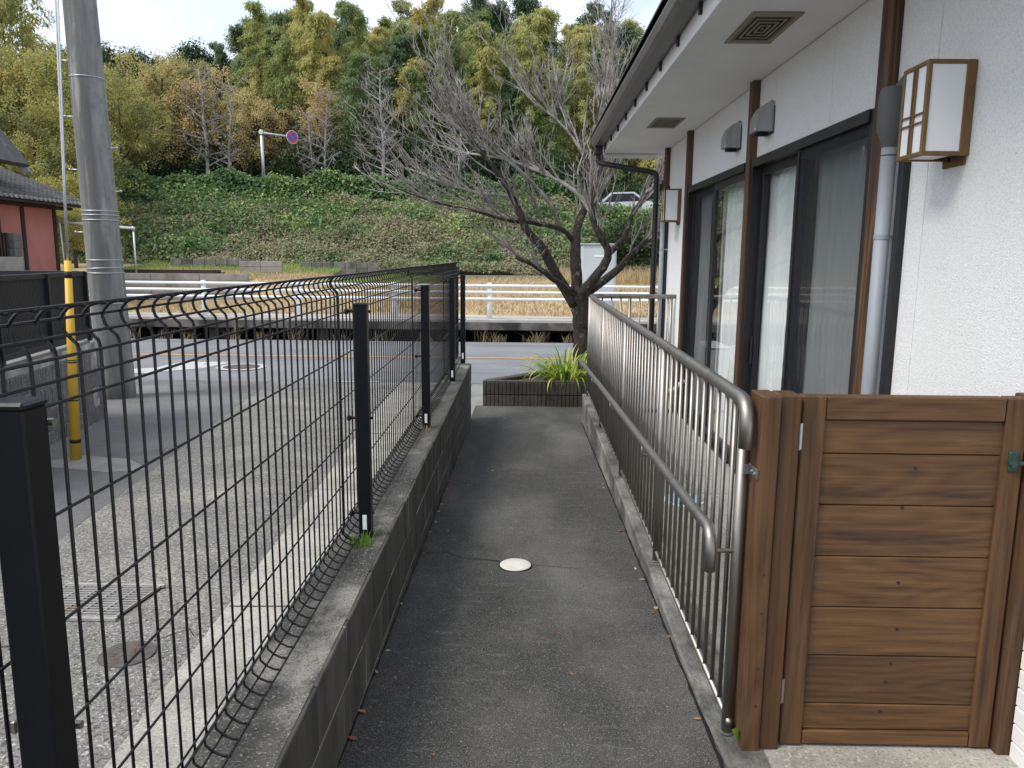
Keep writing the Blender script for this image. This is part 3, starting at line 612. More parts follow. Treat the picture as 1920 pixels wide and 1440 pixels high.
for y0, y1, m in ((3.545,3.645,m_hwoodl),(5.60,5.69,m_hwood),(7.72,7.81,m_hwood),(8.91,9.0,m_hwood)):
    obj('timber_post', MB().cbox(1.568,1.66,y0,y1,-.02,ZS+.002,.004), m, H)
# eave: soffit boards, fascia, roof
for a, b in [(-4+.91*i, min(-4+.91*(i+1), 9.42)) for i in range(15)]:
    if b > a: obj('soffit_board', MB().cbox(.945,XH+.02,a+.0012,b-.0012,ZS,ZS+.02,.001), m_soff, H)
obj('fascia', MB().cbox(.915,.945,-4,9.43,ZS-.012,ZS+.145,.003), m_soff, H)
obj('gable_fascia', MB().cbox(.92,XH+.2,9.43,9.45,ZS-.012,ZS+.3,.003), m_soff, H)
obj('gable_trim', MB().cbox(.93,1.56,9.405,9.43,ZS-.055,ZS-.013,.003), m_soff, H)
rf = MB(); rf.add([(.80,-4.2,ZS+.16),(.80,9.52,ZS+.16),(4.2,9.52,ZS+1.4),(4.2,-4.2,ZS+1.4),(.80,-4.2,ZS+.20),(.80,9.52,ZS+.20),(4.2,9.52,ZS+1.46),(4.2,-4.2,ZS+1.46)], [(0,1,2,3),(4,7,6,5),(0,4,5,1),(1,5,6,2),(2,6,7,3),(3,7,4,0)])
obj('roof', rf, m_gutter, H)
obj('roof_edge', MB().cbox(.765,.80,-4.2,9.52,ZS+.16,ZS+.215,.004), m_gutter, H)
# windows: outer frame, two sashes, glass, screen, curtain
def window(y0, y1, split, screen_near):
    z0, z1 = .015, 2.285; X0 = 1.585
    fr = MB(); 
    fr.box(X0,X0+.12,y0,y0+.045,z0,z1).box(X0,X0+.12,y1-.045,y1,z0,z1).box(X0-.01,X0+.12,y0+.045,y1-.045,z1-.055,z1).box(X0-.03,X0+.12,y0+.045,y1-.045,z0,z0+.05)
    W = obj('window', fr, m_dark, H)
    for k, (a, b) in enumerate(((y0+.045, split+.02), (split-.02, y1-.045))):
        near = (k == 0); out = (near == screen_near)
        xo = X0+.02 if near else X0+.062
        s = MB().cbox(xo,xo+.034,a,a+.05,z0+.05,z1-.055,.003).cbox(xo,xo+.034,b-.05,b,z0+.05,z1-.055,.003).cbox(xo,xo+.034,a+.05,b-.05,z1-.115,z1-.055,.003).cbox(xo,xo+.034,a+.05,b-.05,z0+.05,z0+.13,.003)
        obj('sash', s, m_dark, W)
        obj('pane', MB().add([(xo+.016,a+.045,z0+.125),(xo+.016,b-.045,z0+.125),(xo+.016,b-.045,z1-.11),(xo+.016,a+.045,z1-.11)], [(0,1,2,3)]), m_glass, W)
        if out:
            obj('insect_screen', MB().add([(xo-.006,a+.02,z0+.06),(xo-.006,b-.02,z0+.06),(xo-.006,b-.02,z1-.06),(xo-.006,a+.02,z1-.06)], [(0,1,2,3)]), m_screen, W)
            for yy in (a+.012, b-.012): obj('screen_frame', MB().cbox(xo-.014,xo-.002,yy-.012,yy+.012,z0+.055,z1-.058,.002), m_dark, W)
    obj('sash_handle', MB().cbox(X0+.045,X0+.06,y1-.085,y1-.06,.85,1.05,.004), m_dark, W)
    return W
rc = rng(12)
def curtain(W, y0, y1, x, ph):
    ys = np.linspace(y0, y1, int((y1-y0)/.012)); zs = [.06,.4,.8,1.2,1.6,1.95,2.25]
    fq = [rc.uniform(62,78), rc.uniform(23,33), rc.uniform(110,140)]
    def fn(u, v):
        k = 1-.35*(v/2.25)
        return (x + 0.03*k*math.sin(fq[0]*u+ph+.25*v) + .022*k*math.sin(fq[1]*u+1.7*ph) + .006*math.sin(fq[2]*u), u + .012*math.sin(3*v+ph)*k, v)
    obj('curtain', MB().sheet(fn, list(ys), zs), m_curt, W, True)
WA = window(3.665, 5.595, 4.66, True); WB = window(5.70, 7.715, 6.72, False)
curtain(WA, 3.78, 4.68, 1.735, .3); curtain(WA, 5.03, 5.98, 1.74, 1.1); curtain(WB, 6.08, 6.86, 1.735, 2.0); curtain(WB, 7.32, 7.72, 1.74, .7)
# dark vertical trim beside the near post and at the far corner
obj('trim', MB().cbox(1.585,1.63,3.36,3.40,-.02,2.06,.003), m_dark, H)
obj('trim', MB().cbox(1.585,1.62,8.86,8.895,-.02,2.4,.003), m_dark, H)
# white brick plinth at the wall foot by the gate
for c in range(9):
    off = .1 if c % 2 else 0
    for y in np.arange(1.3-off, 2.3, .2):
        y0, y1 = max(y,1.3), min(y+.196, 2.305)
        if 2.305-y1 < .06: y1 = 2.305
        if y1-y0 > .03: obj('brick', MB().cbox(1.60,1.635,y0,y1,.0+.063*c,.059+.063*c,.003), m_soff, H)
# ------------------------------------------------------------ gutter and downpipes
G = thing('rain_gutter', 'dark brown box gutter along the eave edge of the white house', 'gutter', (.83,9.3,2.8))
def gz(y): return ZS+.048+.008*(9.2-y)
gp = [(.905,.125),(.905,.01),(.88,.0),(.80,.0),(.775,.02),(.765,.07),(.765,.125),(.755,.125),(.755,.135),(.772,.135),(.775,.075),(.785,.028),(.803,.010),(.878,.010),(.895,.018),(.895,.125)]
gm = MB(); n = len(gp); vs = []
for y in (-4.2, 9.36): vs += [(x, y, gz(y)+z) for x, z in gp]
gm.add(vs, [(i,(i+1)%n,n+(i+1)%n,n+i) for i in range(n)]); obj('channel', gm, m_gutter, G)
obj('end_cap', MB().cbox(.756,.908,9.355,9.37,gz(9.36)-.003,gz(9.36)+.137,.003), m_dspout, G)
for i in range(22):
    y = 9.1 - .6*i
    obj('clip', MB().cbox(.897,.9145,y-.012,y+.012,gz(y)-.045,gz(y)+.02,.002), m_dspout, G)
    obj('hanger', MB().tube([(.765,y+.02,gz(y)+.132),(.82,y+.02,gz(y)+.145),(.915,y+.02,gz(y)+.14)], .004, 6), m_dspout, G)
D = thing('downpipe', 'dark downpipe bending from the gutter end down the house corner', 'downpipe', (1.5,9.1,0))
obj('outlet', MB().cbox(.795,.885,9.18,9.33,gz(9.3)-.09,gz(9.3)+.004,.01).cbox(.815,.865,9.20,9.28,gz(9.3)-.13,gz(9.3)-.08,.008), m_dspout, D)
dp = [(.84,9.24,gz(9.3)-.10),(.84,9.24,gz(9.3)-.155),(.853,9.235,gz(9.3)-.175),(.90,9.22,gz(9.3)-.19),(1.44,9.10,2.575),(1.475,9.09,2.562),(1.497,9.085,2.54),(1.503,9.085,2.50),(1.503,9.085,1.2),(1.503,9.085,-.35)]
obj('pipe', MB().tube(dp, .032, 14), m_dspout, D, True)
for z in (2.2, 1.2, .3): obj('strap', MB().tube([(1.503,9.085,z-.012),(1.503,9.085,z+.012)], .035, 14).cbox(1.503,1.65,9.03,9.04,z-.008,z+.008,.001), m_dspout, D)
def conduit(y, x, zt_, label, cap, r=.032):
    P = thing('wall_pipe', label, 'pipe', (x,y,0))
    obj('pipe', MB().tube([(x,y,-.03),(x,y,zt_)], r, 16), m_gpipe, P, True)
    if cap:
        obj('cowl', MB().lathe([(.033,-.02),(.036,.0),(.058,.05),(.060,.19),(.050,.225),(.02,.235)], (x,y,zt_), 18), m_hoodp, P, True, sharp=50)
        cw = MB().tube([(x,y-.005,zt_+.19),(x+.03,y-.04,zt_+.245),(x+.075,y-.055,zt_+.25)], .028, 12); obj('elbow', cw, m_hoodp, P, True)
        obj('joint', MB().tube([(x,y,zt_-.055),(x,y,zt_-.052)], r+.002, 16), m_void, P)
    for z in (.25, 1.7): obj('strap', MB().tube([(x,y,z-.01),(x,y,z+.01)], r+.002, 16).cbox(x,XH+.002,y-.006,y+.006,z-.008,z+.008,.001), m_gpipe, P)
conduit(3.46, 1.568, 2.10, 'grey vertical pipe with dark cowl beside the sun-bleached timber post', True)
conduit(8.865, 1.553, 2.36, 'grey vertical pipe at the far corner of the house wall', False, .026)
# ------------------------------------------------------------ wall lanterns
def lantern(y, label):
    L_ = thing('wall_lantern', label, 'lantern', (1.62,y+.085,1.98), group=None)
    x0, x1, y0, y1, z0, z1 = 1.443, 1.617, y, y+.19, 1.98, 2.315
    t = .016
    fm = MB()
    for (a, b) in ((x0,y0),(x0,y1-t)): fm.cbox(a,a+t,b,b+t,z0,z1,.002)
    fm.cbox(x1-.035,x1,y0,y0+t,z0,z1,.002).cbox(x1-.035,x1,y1-t,y1,z0,z1,.002)
    for z in (z0, z1-t):
        fm.cbox(x0,x0+t,y0+t,y1-t,z,z+t,.002).cbox(x0+t,x1-.035,y0,y0+t,z,z+t,.002).cbox(x0+t,x1-.035,y1-t,y1,z,z+t,.002)
    fr = obj('frame', fm, m_lampf, L_)
    obj('top', MB().box(x0+.004,x1-.002,y0+.004,y1-.004,z1-.006,z1-.002), m_lampf, L_)
    obj('panel', MB().box(x0+t,x1-.035,y0+.005,y0+.009,z0+t,z1-t), m_lampg, L_)
    obj('panel', MB().box(x0+t,x1-.035,y1-.009,y1-.005,z0+t,z1-t), m_lampg, L_)
    obj('panel', MB().box(x0+.006,x0+.010,y0+t,y1-t,z0+t,z1-t), m_lampg, L_)
    obj('panel', MB().box(x0+t,x1-.04,y0+t,y1-t,z0+.006,z0+.010), m_lampg, L_)
    ym = (y0+y1)/2
    for yy in (ym-.014, ym+.006): obj('bar', MB().box(x0-.001,x0+.005,yy,yy+.007,z0+t,z1-t), m_lampf, L_)
    for zz in (z0+.118, z0+.150): obj('bar', MB().box(x0-.002,x0+.004,y0+t,y1-t,zz,zz+.005), m_lampf, L_)
    obj('back_plate', MB().cbox(x1-.004,x1+.006,y0+.02,y1-.02,z0-.03,z1-.01,.002), m_lampf, L_)
    obj('screw', MB().tube([(x1-.02,ym,z0-.012),(x1-.02,ym,z0+.002)], .006, 8), m_void, L_)
lantern(2.93, 'bronze framed square wall lantern beside the grey cowled pipe')
lantern(8.20, 'bronze framed square wall lantern by the dark downpipe at the house corner')
# ------------------------------------------------------------ vent hoods, soffit grilles
def hood(y, label):
    V = thing('vent_hood', label, 'vent', (1.62,y,2.43))
    w_, d, h = .075, .115, .185
    pr = [(0,0)] + [(-d, .0)] + [(-d*(math.cos(a)**.8) if math.cos(a)>0 else 0, .05+(h-.05)*math.sin(a)) for a in [R(8*i) for i in range(12)]] + [(0,h)]
    mb = MB(); mb.prism([(XH+.0+x, 2.43+z) for x, z in pr], 'y', y-w_, y+w_)
    o = obj('shell', mb, m_hood, V, True, sharp=35)
    obj('flange', MB().prism([(y-.088,2.415),(y+.088,2.415),(y+.088,2.56)] + [(y+.088*math.cos(a), 2.55+.085*math.sin(a)) for a in [R(15*i) for i in range(13)]] + [(y-.088,2.56)], 'x', XH-.006, XH+.002), m_hoodp, V)
    obj('damper', MB().cbox(XH-.09,XH-.02,y-.03,y+.05,2.412,2.429,.003), m_void, V)
    obj('sticker', MB().box(XH-d-.0006,XH-d+.0005,y-w_+.012,y-w_+.045,2.438,2.45), m_lampg, V)
hood(5.33, 'round-topped stainless vent hood on the house wall near a timber post, over the near window')
hood(6.10, 'round-topped stainless vent hood on the house wall over the far sliding window')
def grille(y0, y1, x0, x1, label):
    V = thing('soffit_grille', label, 'vent', ((x0+x1)/2,(y0+y1)/2,ZS))
    obj('cavity', MB().box(x0+.03,x1-.03,y0+.05,y1-.05,ZS-.003,ZS-.0015), m_void, V)  # flat black sheet, shade behind the slats painted as colour
    n = 5
    for k in range(n+1):
        fx, fy = .026*k*(x1-x0)/.27, .052*k*(y1-y0)/.55
        a, b, c, d = x0+fx, x1-fx, y0+fy, y1-fy; t = (.032, .012)[k > 0]*(1 if k else 1); ty = t*1.5 if k == 0 else .014
        mb = MB().cbox(a,b,c,c+ty,ZS-.008,ZS-.002,.001).cbox(a,b,d-ty,d,ZS-.008,ZS-.002,.001).cbox(a,a+t,c+ty,d-ty,ZS-.008,ZS-.002,.001).cbox(b-t,b,c+ty,d-ty,ZS-.008,ZS-.002,.001)
        obj('slat', mb, m_vent, V)
grille(4.10,4.66,1.125,1.385,'beige concentric soffit grille nearest the grey cowled pipe')
grille(7.05,7.57,1.14,1.40,'beige concentric soffit grille near the far gable end of the eave')
# ------------------------------------------------------------ outdoor air conditioner behind the railing
A = thing('outdoor_unit', 'white air conditioner outdoor unit on the terrace behind the railing', 'air conditioner', (1.38,7.95,.03))
obj('casing', MB().cbox(1.20,1.50,7.60,8.18,.10,.72,.012), m_ac, A)
obj('foot', MB().cbox(1.18,1.52,7.66,7.72,.03,.10,.004), m_blackal, A); obj('foot', MB().cbox(1.18,1.52,8.06,8.12,.03,.10,.004), m_blackal, A)
gfan = MB()
for k in range(8): gfan.tube([(1.196, 7.84+(.03+.028*k)*math.cos(a), .42+(.03+.028*k)*math.sin(a)) for a in [R(20*i) for i in range(19)]], .003, 5)
obj('fan_grille', gfan, m_galv, A); obj('fan_recess', MB().tube([(1.1995,7.84,.42),(1.1985,7.84,.42)], .25, 28), m_void, A)  # black disc on the flat casing paints the shade behind the grille
obj('top_plate', MB().cbox(1.19,1.51,7.59,8.19,.721,.738,.006), m_ac, A)
pv = thing('refrigerant_pipe', 'white wrapped pipe bending from the outdoor unit up to the wall', 'pipe', (1.5,7.55,.5))
obj('hose', MB().tube([(1.42,7.60,.3),(1.44,7.52,.3),(1.5,7.5,.33),(1.585,7.5,.42)], .022, 10), m_ac, pv, True)
# ============================================================ planter with strap leaved plant
def ribblock(L, Hh, d, n, seed):
    mb = MB(); r = rng(seed); mb.box(0,L,.012,d,0,Hh)
    for i in range(n):
        a = L*i/n; e = r.uniform(-.003,.003); mb.cbox(a+.004,a+L/n-.004,0+e,.014,.002,Hh-.002,.004)
    return mb.mesh('block')
RB = [ribblock(.39,.155,.12,8,s) for s in range(4)]
for me in RB: me.materials.append(m_rib); fixn(me)
PL = thing('planter', 'dark ribbed block planter bed at the end of the path', 'planter', (.6,9.9,zg(9.4)))
zp = zg(9.4) - .01; r5 = rng(5)
for c in range(2):
    for i in range(5):
        obj('block', RB[r5.randrange(4)], None, PL, loc=(-.5+.394*i-(0 if c else .0), 9.365, zp+.162*c))
    for i in range(3):   # right end returns
        obj('block', RB[r5.randrange(4)], None, PL, loc=(1.47,9.37+.394*i,zp+.162*c), rot=(0,0,R(90)))
# diagonal rear wall
ang = math.atan2(1.55, 1.35)
for c in range(2):
    for i in range(5):
        s = .02+.394*i
        obj('block', RB[r5.randrange(4)], None, PL, loc=(-.5+s*math.cos(ang)+.1, 9.49+s*math.sin(ang)+.0, zp+.162*c), rot=(0,0,ang))
obj('soil', MB().prism([(-.42,9.42),(1.36,9.42),(1.36,11.0),(.75,11.1),(-.35,9.6)], 'z', zp, zp+.27), m_soil, PL)
obj('cap', MB().cbox(-.5,1.47,9.375,9.475,zp+.319,zp+.33,.003), m_rib, PL)
SPc = (.60,9.78,zp+.26)
SPt = thing('strap_leaf_plant', 'bright yellow-green strap leaved plant spilling over the planter', 'plant', SPc)
r6 = rng(6)
def strap(c, az, L, w, el0, droop):
    n = 9; P = Vector(c); el = el0; vs = []
    sd = Vector((-math.sin(az), math.cos(az), 0))
    for i in range(n):
        t = i/(n-1); ww = w*(1-t**2.2)*(.55+.45*min(1,t*4)); d = Vector((math.cos(az)*math.cos(el), math.sin(az)*math.cos(el), math.sin(el)))
        up = d.cross(sd)
        vs += [P-sd*ww, P+up*(-ww*.35), P+sd*ww]
        P = P + d*(L/(n-1)); el -= droop*(t+.25)/(n-1)*2
    return MB().add(vs, [(3*i+j,3*i+j+1,3*i+j+4,3*i+j+3) for i in range(n-1) for j in range(2)])
for k in range(230):
    a = r6.uniform(0,6.283); d = .2*math.sqrt(r6.random()); c = (SPc[0]+d*1.5*math.cos(a), SPc[1]+d*math.sin(a), SPc[2])
    az = a + r6.uniform(-.7,.7); el = r6.uniform(R(35),R(85))
    obj('leaf', strap(c, az, r6.uniform(.36,.66), r6.uniform(.011,.019), el, r6.uniform(.9,2.1)), m_strap, SPt, True)
# ============================================================ bare tree
LIMB = {
  'trunk': [(0.84,10.60,-0.12),(0.83,10.60,0.08),(0.81,10.60,0.46),(0.79,10.60,0.75),(0.78,10.60,1.01),(0.78,10.60,1.17)],
  'A': [(0.70,10.60,0.97),(0.47,10.55,1.30),(0.25,10.40,1.69),(0.01,10.30,1.98),(-0.17,10.20,2.38),(-0.38,10.10,2.69),(-0.64,10.00,3.00),(-0.90,9.90,3.33)],
  'B': [(0.73,10.55,1.12),(0.51,10.40,1.23),(0.19,10.20,1.46),(-0.12,10.10,1.61)],
  'C': [(0.73,10.60,1.12),(0.70,10.65,1.48),(0.69,10.70,1.82),(0.74,10.80,2.12),(0.90,10.90,2.41),(0.92,11.00,2.73),(0.78,11.05,3.05),(0.58,11.10,3.37),(0.31,11.10,3.87)],
  'D': [(0.69,10.70,1.80),(0.49,10.60,1.98),(0.12,10.50,2.05),(-0.24,10.30,2.08),(-0.66,10.20,2.19),(-1.13,10.10,2.28),(-1.66,10.00,2.46)],
  'E': [(0.78,10.60,1.12),(1.00,10.50,1.40),(1.12,10.45,1.66),(0.99,10.40,1.90),(0.88,10.40,2.18),(0.95,10.45,2.46),(1.00,10.50,2.87),(0.93,10.50,3.35),(1.02,10.50,3.88)],
  'F': [(1.12,10.45,1.66),(1.31,10.40,1.87),(1.45,10.45,2.23),(1.76,10.55,2.62),(1.96,10.60,2.96)],
  'G': [(0.82,10.65,1.09),(1.23,10.80,1.39),(1.61,10.95,1.76),(1.96,11.10,2.04),(2.31,11.20,2.38)],
  'H': [(0.88,10.40,2.18),(0.68,10.60,2.47),(0.25,10.80,2.73),(-0.26,11.00,2.93),(-0.86,11.10,3.04),(-1.47,11.20,3.22)],
  'I': [(-0.17,10.20,2.38),(-0.60,10.40,2.43),(-1.04,10.60,2.56),(-1.56,10.70,2.76),(-1.97,10.80,2.86)],
  'J': [(0.92,11.00,2.73),(1.15,11.20,3.11),(1.22,11.30,3.63),(1.20,11.35,4.21),(1.24,11.40,4.85)],
  'K': [(0.49,10.60,1.98),(0.32,10.40,2.31),(-0.00,10.20,2.63),(-0.38,10.05,2.94),(-0.71,9.95,3.34),(-0.97,9.90,3.80)],
  'L': [(0.78,11.05,3.05),(0.46,11.00,3.43),(0.02,10.90,3.75),(-0.34,10.85,4.22)],
}
RAD = {'trunk':(.138,.122),'A':(.086,.016),'B':(.05,.028),'C':(.09,.013),'D':(.042,.009),'E':(.078,.012),'F':(.048,.012),'G':(.068,.016),'H':(.034,.007),'I':(.026,.006),'J':(.03,.007),'K':(.032,.007),'L':(.024,.006)}
def smooth(P, k=4):
    P = [Vector(p) for p in P]; out = []
    for i in range(len(P)-1):
        p0, p1, p2, p3 = P[max(i-1,0)], P[i], P[i+1], P[min(i+2,len(P)-1)]
        for j in range(k):
            t = j/k; out.append(.5*((2*p1)+(p2-p0)*t+(2*p0-5*p1+4*p2-p3)*t*t+(3*p1-p0-3*p2+p3)*t**3))
    return out + [P[-1]]
BT = thing('bare_tree', 'leafless tree with dark trunk and dense pale twigs behind the planter', 'tree', (.76,10.6,-.1))
rt_ = rng(21)
def whip(mb, p, d, L, r, lev, bias):
    n = 5 if lev < 2 else 4; pts = [p]; dirs = [d]
    for i in range(n):
        d = (d + Vector((rt_.gauss(0,.13),rt_.gauss(0,.13),rt_.gauss(0,.11))) + Vector((0,0,.085 if lev < 2 else .05)) + bias*.03).normalized()
        p = p + d*(L/n); pts.append(p); dirs.append(d)
    rad = [r*(1-.6*i/n) for i in range(n+1)]
    mb.tube(pts, rad, 5 if lev == 0 else (4 if lev == 1 else 3), False)
    if lev >= 2: return
    m = {0: rt_.randint(4,7), 1: rt_.randint(1,2)}[lev]
    for _ in range(m):
        t = rt_.uniform(.18,.97); i = min(int(t*n), n-1); q = pts[i].lerp(pts[i+1], t*n-i); dd = dirs[i+1]
        ax = dd.cross(Vector((rt_.gauss(0,1),rt_.gauss(0,1),rt_.gauss(0,1)))).normalized()
        a = R(rt_.uniform(22,58)); nd = (dd*math.cos(a)+ax*math.sin(a)+Vector((0,0,.18))).normalized()
        whip(mb, q, nd, L*rt_.uniform(.3,.62)*(1-.35*t), max(rad[i]*.66,.0046), lev+1, bias)
for k, P in LIMB.items():
    S = smooth(P); n = len(S)-1; r0, r1 = RAD[k]
    rad = [(r0+(r1-r0)*(i/n)**.8)*(1+.07*rt_.uniform(-1,1)) for i in range(n+1)]
    if k == 'trunk': rad[0] *= 1.35; rad[1] *= 1.18
    o = obj('trunk' if k == 'trunk' else 'limb', MB().tube([p + Vector((rt_.gauss(0,.006),rt_.gauss(0,.006),0)) for p in S], rad, 12 if k in 'trunkACEG' else 8), m_bark if k in ('trunk','A','B','C','E','F','G','D') else m_twig, BT, True)
    if k in ('trunk',): continue
    tw = MB(); cnt = {'A':21,'B':5,'C':18,'D':25,'E':28,'F':24,'G':22,'H':25,'I':18,'J':18,'K':22,'L':16}[k]
    for _ in range(cnt):
        t = rt_.uniform(.28 if k not in 'DHIKL' else .15, 1.0)**.8; i = min(int(t*n), n-1); q = S[i].lerp(S[i+1], t*n-i); tg = (S[i+1]-S[i]).normalized()
        ax = tg.cross(Vector((rt_.gauss(0,1),rt_.gauss(0,1),rt_.gauss(0,1)))).normalized(); a = R(rt_.uniform(20,62))
        left = (q - Vector((.8,10.6,1.2))).normalized()
        nd = (tg*math.cos(a)+ax*math.sin(a)+left*.9).normalized()
        L = rt_.uniform(.5,1.2)*(1.0 if k not in 'BFG' else .75)
        whip(tw, q, nd, L, min(rad[i]*.6,.0135), 0, left)
    struct(obj('twigs', tw, m_twig, o), 'stuff')
# ============================================================ lane: grate, round cover, manhole
GR = thing('drain_grate', 'rectangular steel drain grate in the lane surface behind the fence', 'grate', (-2.0,3.37,zg(3.37)))
ga = math.atan2(.10,-.375) - math.pi/2
def gl(u, v, z): # u along the long side, v across
    return (-2.03 + u + v*.10, 3.375 + v, zg(3.375+v) + .012 + z)
def gbar(u0, v0, u1, v1, wdt, z0, z1):
    a, b = Vector(gl(u0,v0,0)), Vector(gl(u1,v1,0)); d = (b-a).normalized(); s = Vector((-d.y,d.x,0))*wdt/2
    vs = [a-s+Vector((0,0,z0)),a+s+Vector((0,0,z0)),b+s+Vector((0,0,z0)),b-s+Vector((0,0,z0)),a-s+Vector((0,0,z1)),a+s+Vector((0,0,z1)),b+s+Vector((0,0,z1)),b-s+Vector((0,0,z1))]
    return MB().add(vs, [(0,3,2,1),(4,5,6,7),(0,1,5,4),(1,2,6,5),(2,3,7,6),(3,0,4,7)])
obj('sump', MB().add([gl(-.24,-.19,-.001),gl(.24,-.19,-.001),gl(.24,.19,-.001),gl(-.24,.19,-.001)], [(0,1,2,3)]), m_void, GR)  # flat black sheet, shade below the bars painted as colour
for i in range(13): obj('bar', gbar(-.23,-.165+.0275*i,.23,-.165+.0275*i,.008,.0,.012), m_grate, GR)
for i in range(6): obj('cross_bar', gbar(-.23+.092*i,-.18,-.23+.092*i,.18,.007,.002,.0135), m_grate, GR)
obj('frame', gbar(-.245,-.19,.245,-.19,.022,.0,.013), m_grate, GR); obj('frame', gbar(-.245,.19,.245,.19,.022,.0,.013), m_grate, GR)
RC = thing('round_cover', 'small rusty round iron valve cover in the lane', 'cover', (-1.6,2.88,zg(2.88)))
c0 = (-1.60,2.88,zg(2.88)+.009)
obj('lid', MB().lathe([(.092,.0),(.092,.006),(.03,.007)], c0, 32), m_iron, RC)
obj('rim', MB().lathe([(.098,.0),(.108,.0),(.108,.006),(.098,.006)], c0, 32), m_iron, RC)
rr = rng(31)
for i in range(14):
    a = rr.uniform(0,6.28); d = rr.uniform(.02,.08); x, y = c0[0]+d*math.cos(a), c0[1]+d*math.sin(a)
    obj('stud', MB().cbox(x-.008,x+.008,y-.003,y+.003,c0[2]+.006,c0[2]+.010,.001), m_iron, RC)
MH = thing('manhole', 'grey manhole cover in a white painted ring on the road', 'manhole', (-5.9,12.95,zr(12.95)))
c1 = (-4.75,12.75,zr(12.75)+.006)
obj('lid', MB().lathe([(.30,.0),(.30,.008),(.05,.009)], c1, 36), m_iron, MH); obj('ring', MB().lathe([(.31,.0),(.40,.0),(.40,.004),(.31,.004)], c1, 36), m_white, MH)
MH.location = c1
for o in MH.children: o.matrix_parent_inverse = wm(MH).inverted()

# ============================================================ left: block wall with black fence, utility pole, guy
LA = math.atan2(1.6,-.3)
LW = thing('rib_block_wall', 'grey ribbed block wall carrying the black aluminium fence beside the lane', 'wall', (-4.6,8.17,zg(8.17)), LA)
# local frame: x runs along the wall away from the lane mouth towards the viewer = negative x
CM = [ribblock(.39,.19,.14,8,s+20) for s in range(4)]
for me in CM: me.materials.append(m_cmu); fixn(me)
rw = rng(8)
zc = [-.32+.2*c for c in range(5)]
for c, z in enumerate(zc):
    off = 0 if c % 2 else -.2
    for i in range(9):
        obj('block', CM[rw.randrange(4)], None, LW, loc=(-.395*(i+1)-off*(-1), 0, z+.1), local=True)
    for i in range(8):   # return along the road side, going left
        obj('block', CM[rw.randrange(4)], None, LW, loc=(.0, .395*(i+1), z+.1), rot=(0,0,R(-90)), local=True)
obj('wall_core', MB().box(-3.8,-.03,.06,.15,-.4,.875).box(-.15,-.03,.15,3.2,-.4,.875), m_fconc, LW, local=True)
obj('mortar_joint', MB().box(-3.8,-.015,.012,.0135,-.4,.86), m_mortar, LW, local=True)
AF = thing('aluminium_fence', 'black louvred aluminium fence on top of the grey ribbed block wall', 'fence', (-4.6,8.17,.68), LA)
def panel(x0, x1, y0, y1, along):
    z0, z1 = .03, .735
    if along:
        fr = MB().cbox(x0,x1,y0,y1,z1-.05,z1,.004).cbox(x0,x1,y0,y1,z0,z0+.05,.004)
        n = int((x1-x0)/.026)
        obj('frame', fr, m_blackal, AF, local=True)
        for i in range(n):
            a = x0+.013+i*.026
            if i % 1 == 0: obj('slat', SL, None, AF, loc=(a,(y0+y1)/2,0), local=True)
SL = MB().box(-.009,.009,-.006,.006,.08,.685).mesh('slat'); SL.materials.append(m_blackal)
SL2 = MB().box(-.006,.006,-.012,.012,.08,.685).mesh('slat'); SL2.materials.append(m_blackal)
panel(-3.7, -.02, .05, .09, True)
for x in (-.04,-1.0,-2.0,-3.0): obj('post', MB().cbox(x-.02,x+.02,.035,.075,.0,.73,.003), m_blackal, AF, local=True)
obj('frame', MB().cbox(-.09,-.05,.1,3.1,.735-.05,.74,.004).cbox(-.09,-.05,.1,3.1,.03,.08,.004), m_blackal, AF, local=True)
for i in range(60): obj('slat', SL2, None, AF, loc=(-.07,.15+.05*i,.0), local=True)

UP = thing('utility_pole', 'tall weathered grey concrete utility pole beside the lane mouth', 'utility pole', (-5.27,9.75,zg(9.75)))
pb, ptop = Vector((-5.27,9.75,-.4)), Vector((-5.47,9.75,9.5))
def pp(z): t = (z+.4)/9.9; return pb.lerp(ptop, t)
def pr_(z): return .222 - .0078*max(0,z+.3)
obj('shaft', MB().tube([pp(z) for z in (-.4,0,1,2,3,4,5,7,9.5)], [pr_(z) for z in (-.4,0,1,2,3,4,5,7,9.5)], 40), m_pole, UP, True)
for z, tilt in ((3.70,0),(2.12,.0),(2.07,.0),(2.01,.0),(1.52,0),(1.42,.05),(1.36,.0),(.98,.0)):
    c = pp(z); r = pr_(z)+.004
    obj('band', MB().tube([(c.x+r*math.cos(a), c.y+r*math.sin(a), z+tilt*r*math.cos(a)) for a in [R(12*i) for i in range(31)]], .006, 5), m_galv, UP, True)
for z, s in ((4.1,1),(3.25,-1),(2.88,1),(2.62,-1),(2.36,1),(1.86,-1),(3.9,-1)):
    c = pp(z); r = pr_(z)
    st_ = MB().tube([(c.x+s*(r-.02),c.y-.03,z),(c.x+s*(r+.10),c.y-.03,z+.005)], .008, 8); st_.tube([(c.x+s*(r+.10),c.y-.03,z+.005),(c.x+s*(r+.115),c.y-.03,z+.006)], .015, 8)
    obj('step_bolt', st_, m_galv, UP, True)
gx = lambda z: -3.795 + (z+.13)*.0385
GW = thing('guy_wire', 'steel guy wires with a yellow and black guard sleeve beside the lane', 'guy wire', (-3.795,6.28,zg(6.28)))
dxg = (-3.724+3.795)/(1.535+.13)
def gpnt(z, o=0): return Vector((-3.795 + dxg*(z+.13) + o, 6.28, z))
obj('guard_sleeve', MB().tube([gpnt(-.135),gpnt(1.54)], [.044,.026], 18), m_yel, GW, True)
for z, h_ in ((1.40,.055),(.70,.012),(.38,.012),(.02,.03),(.72,.008)):
    rr_ = .044 - .018*(z+.135)/1.675 + .0015
    obj('tape', MB().tube([gpnt(z),gpnt(z+h_)], rr_, 18), m_blk, GW, True)
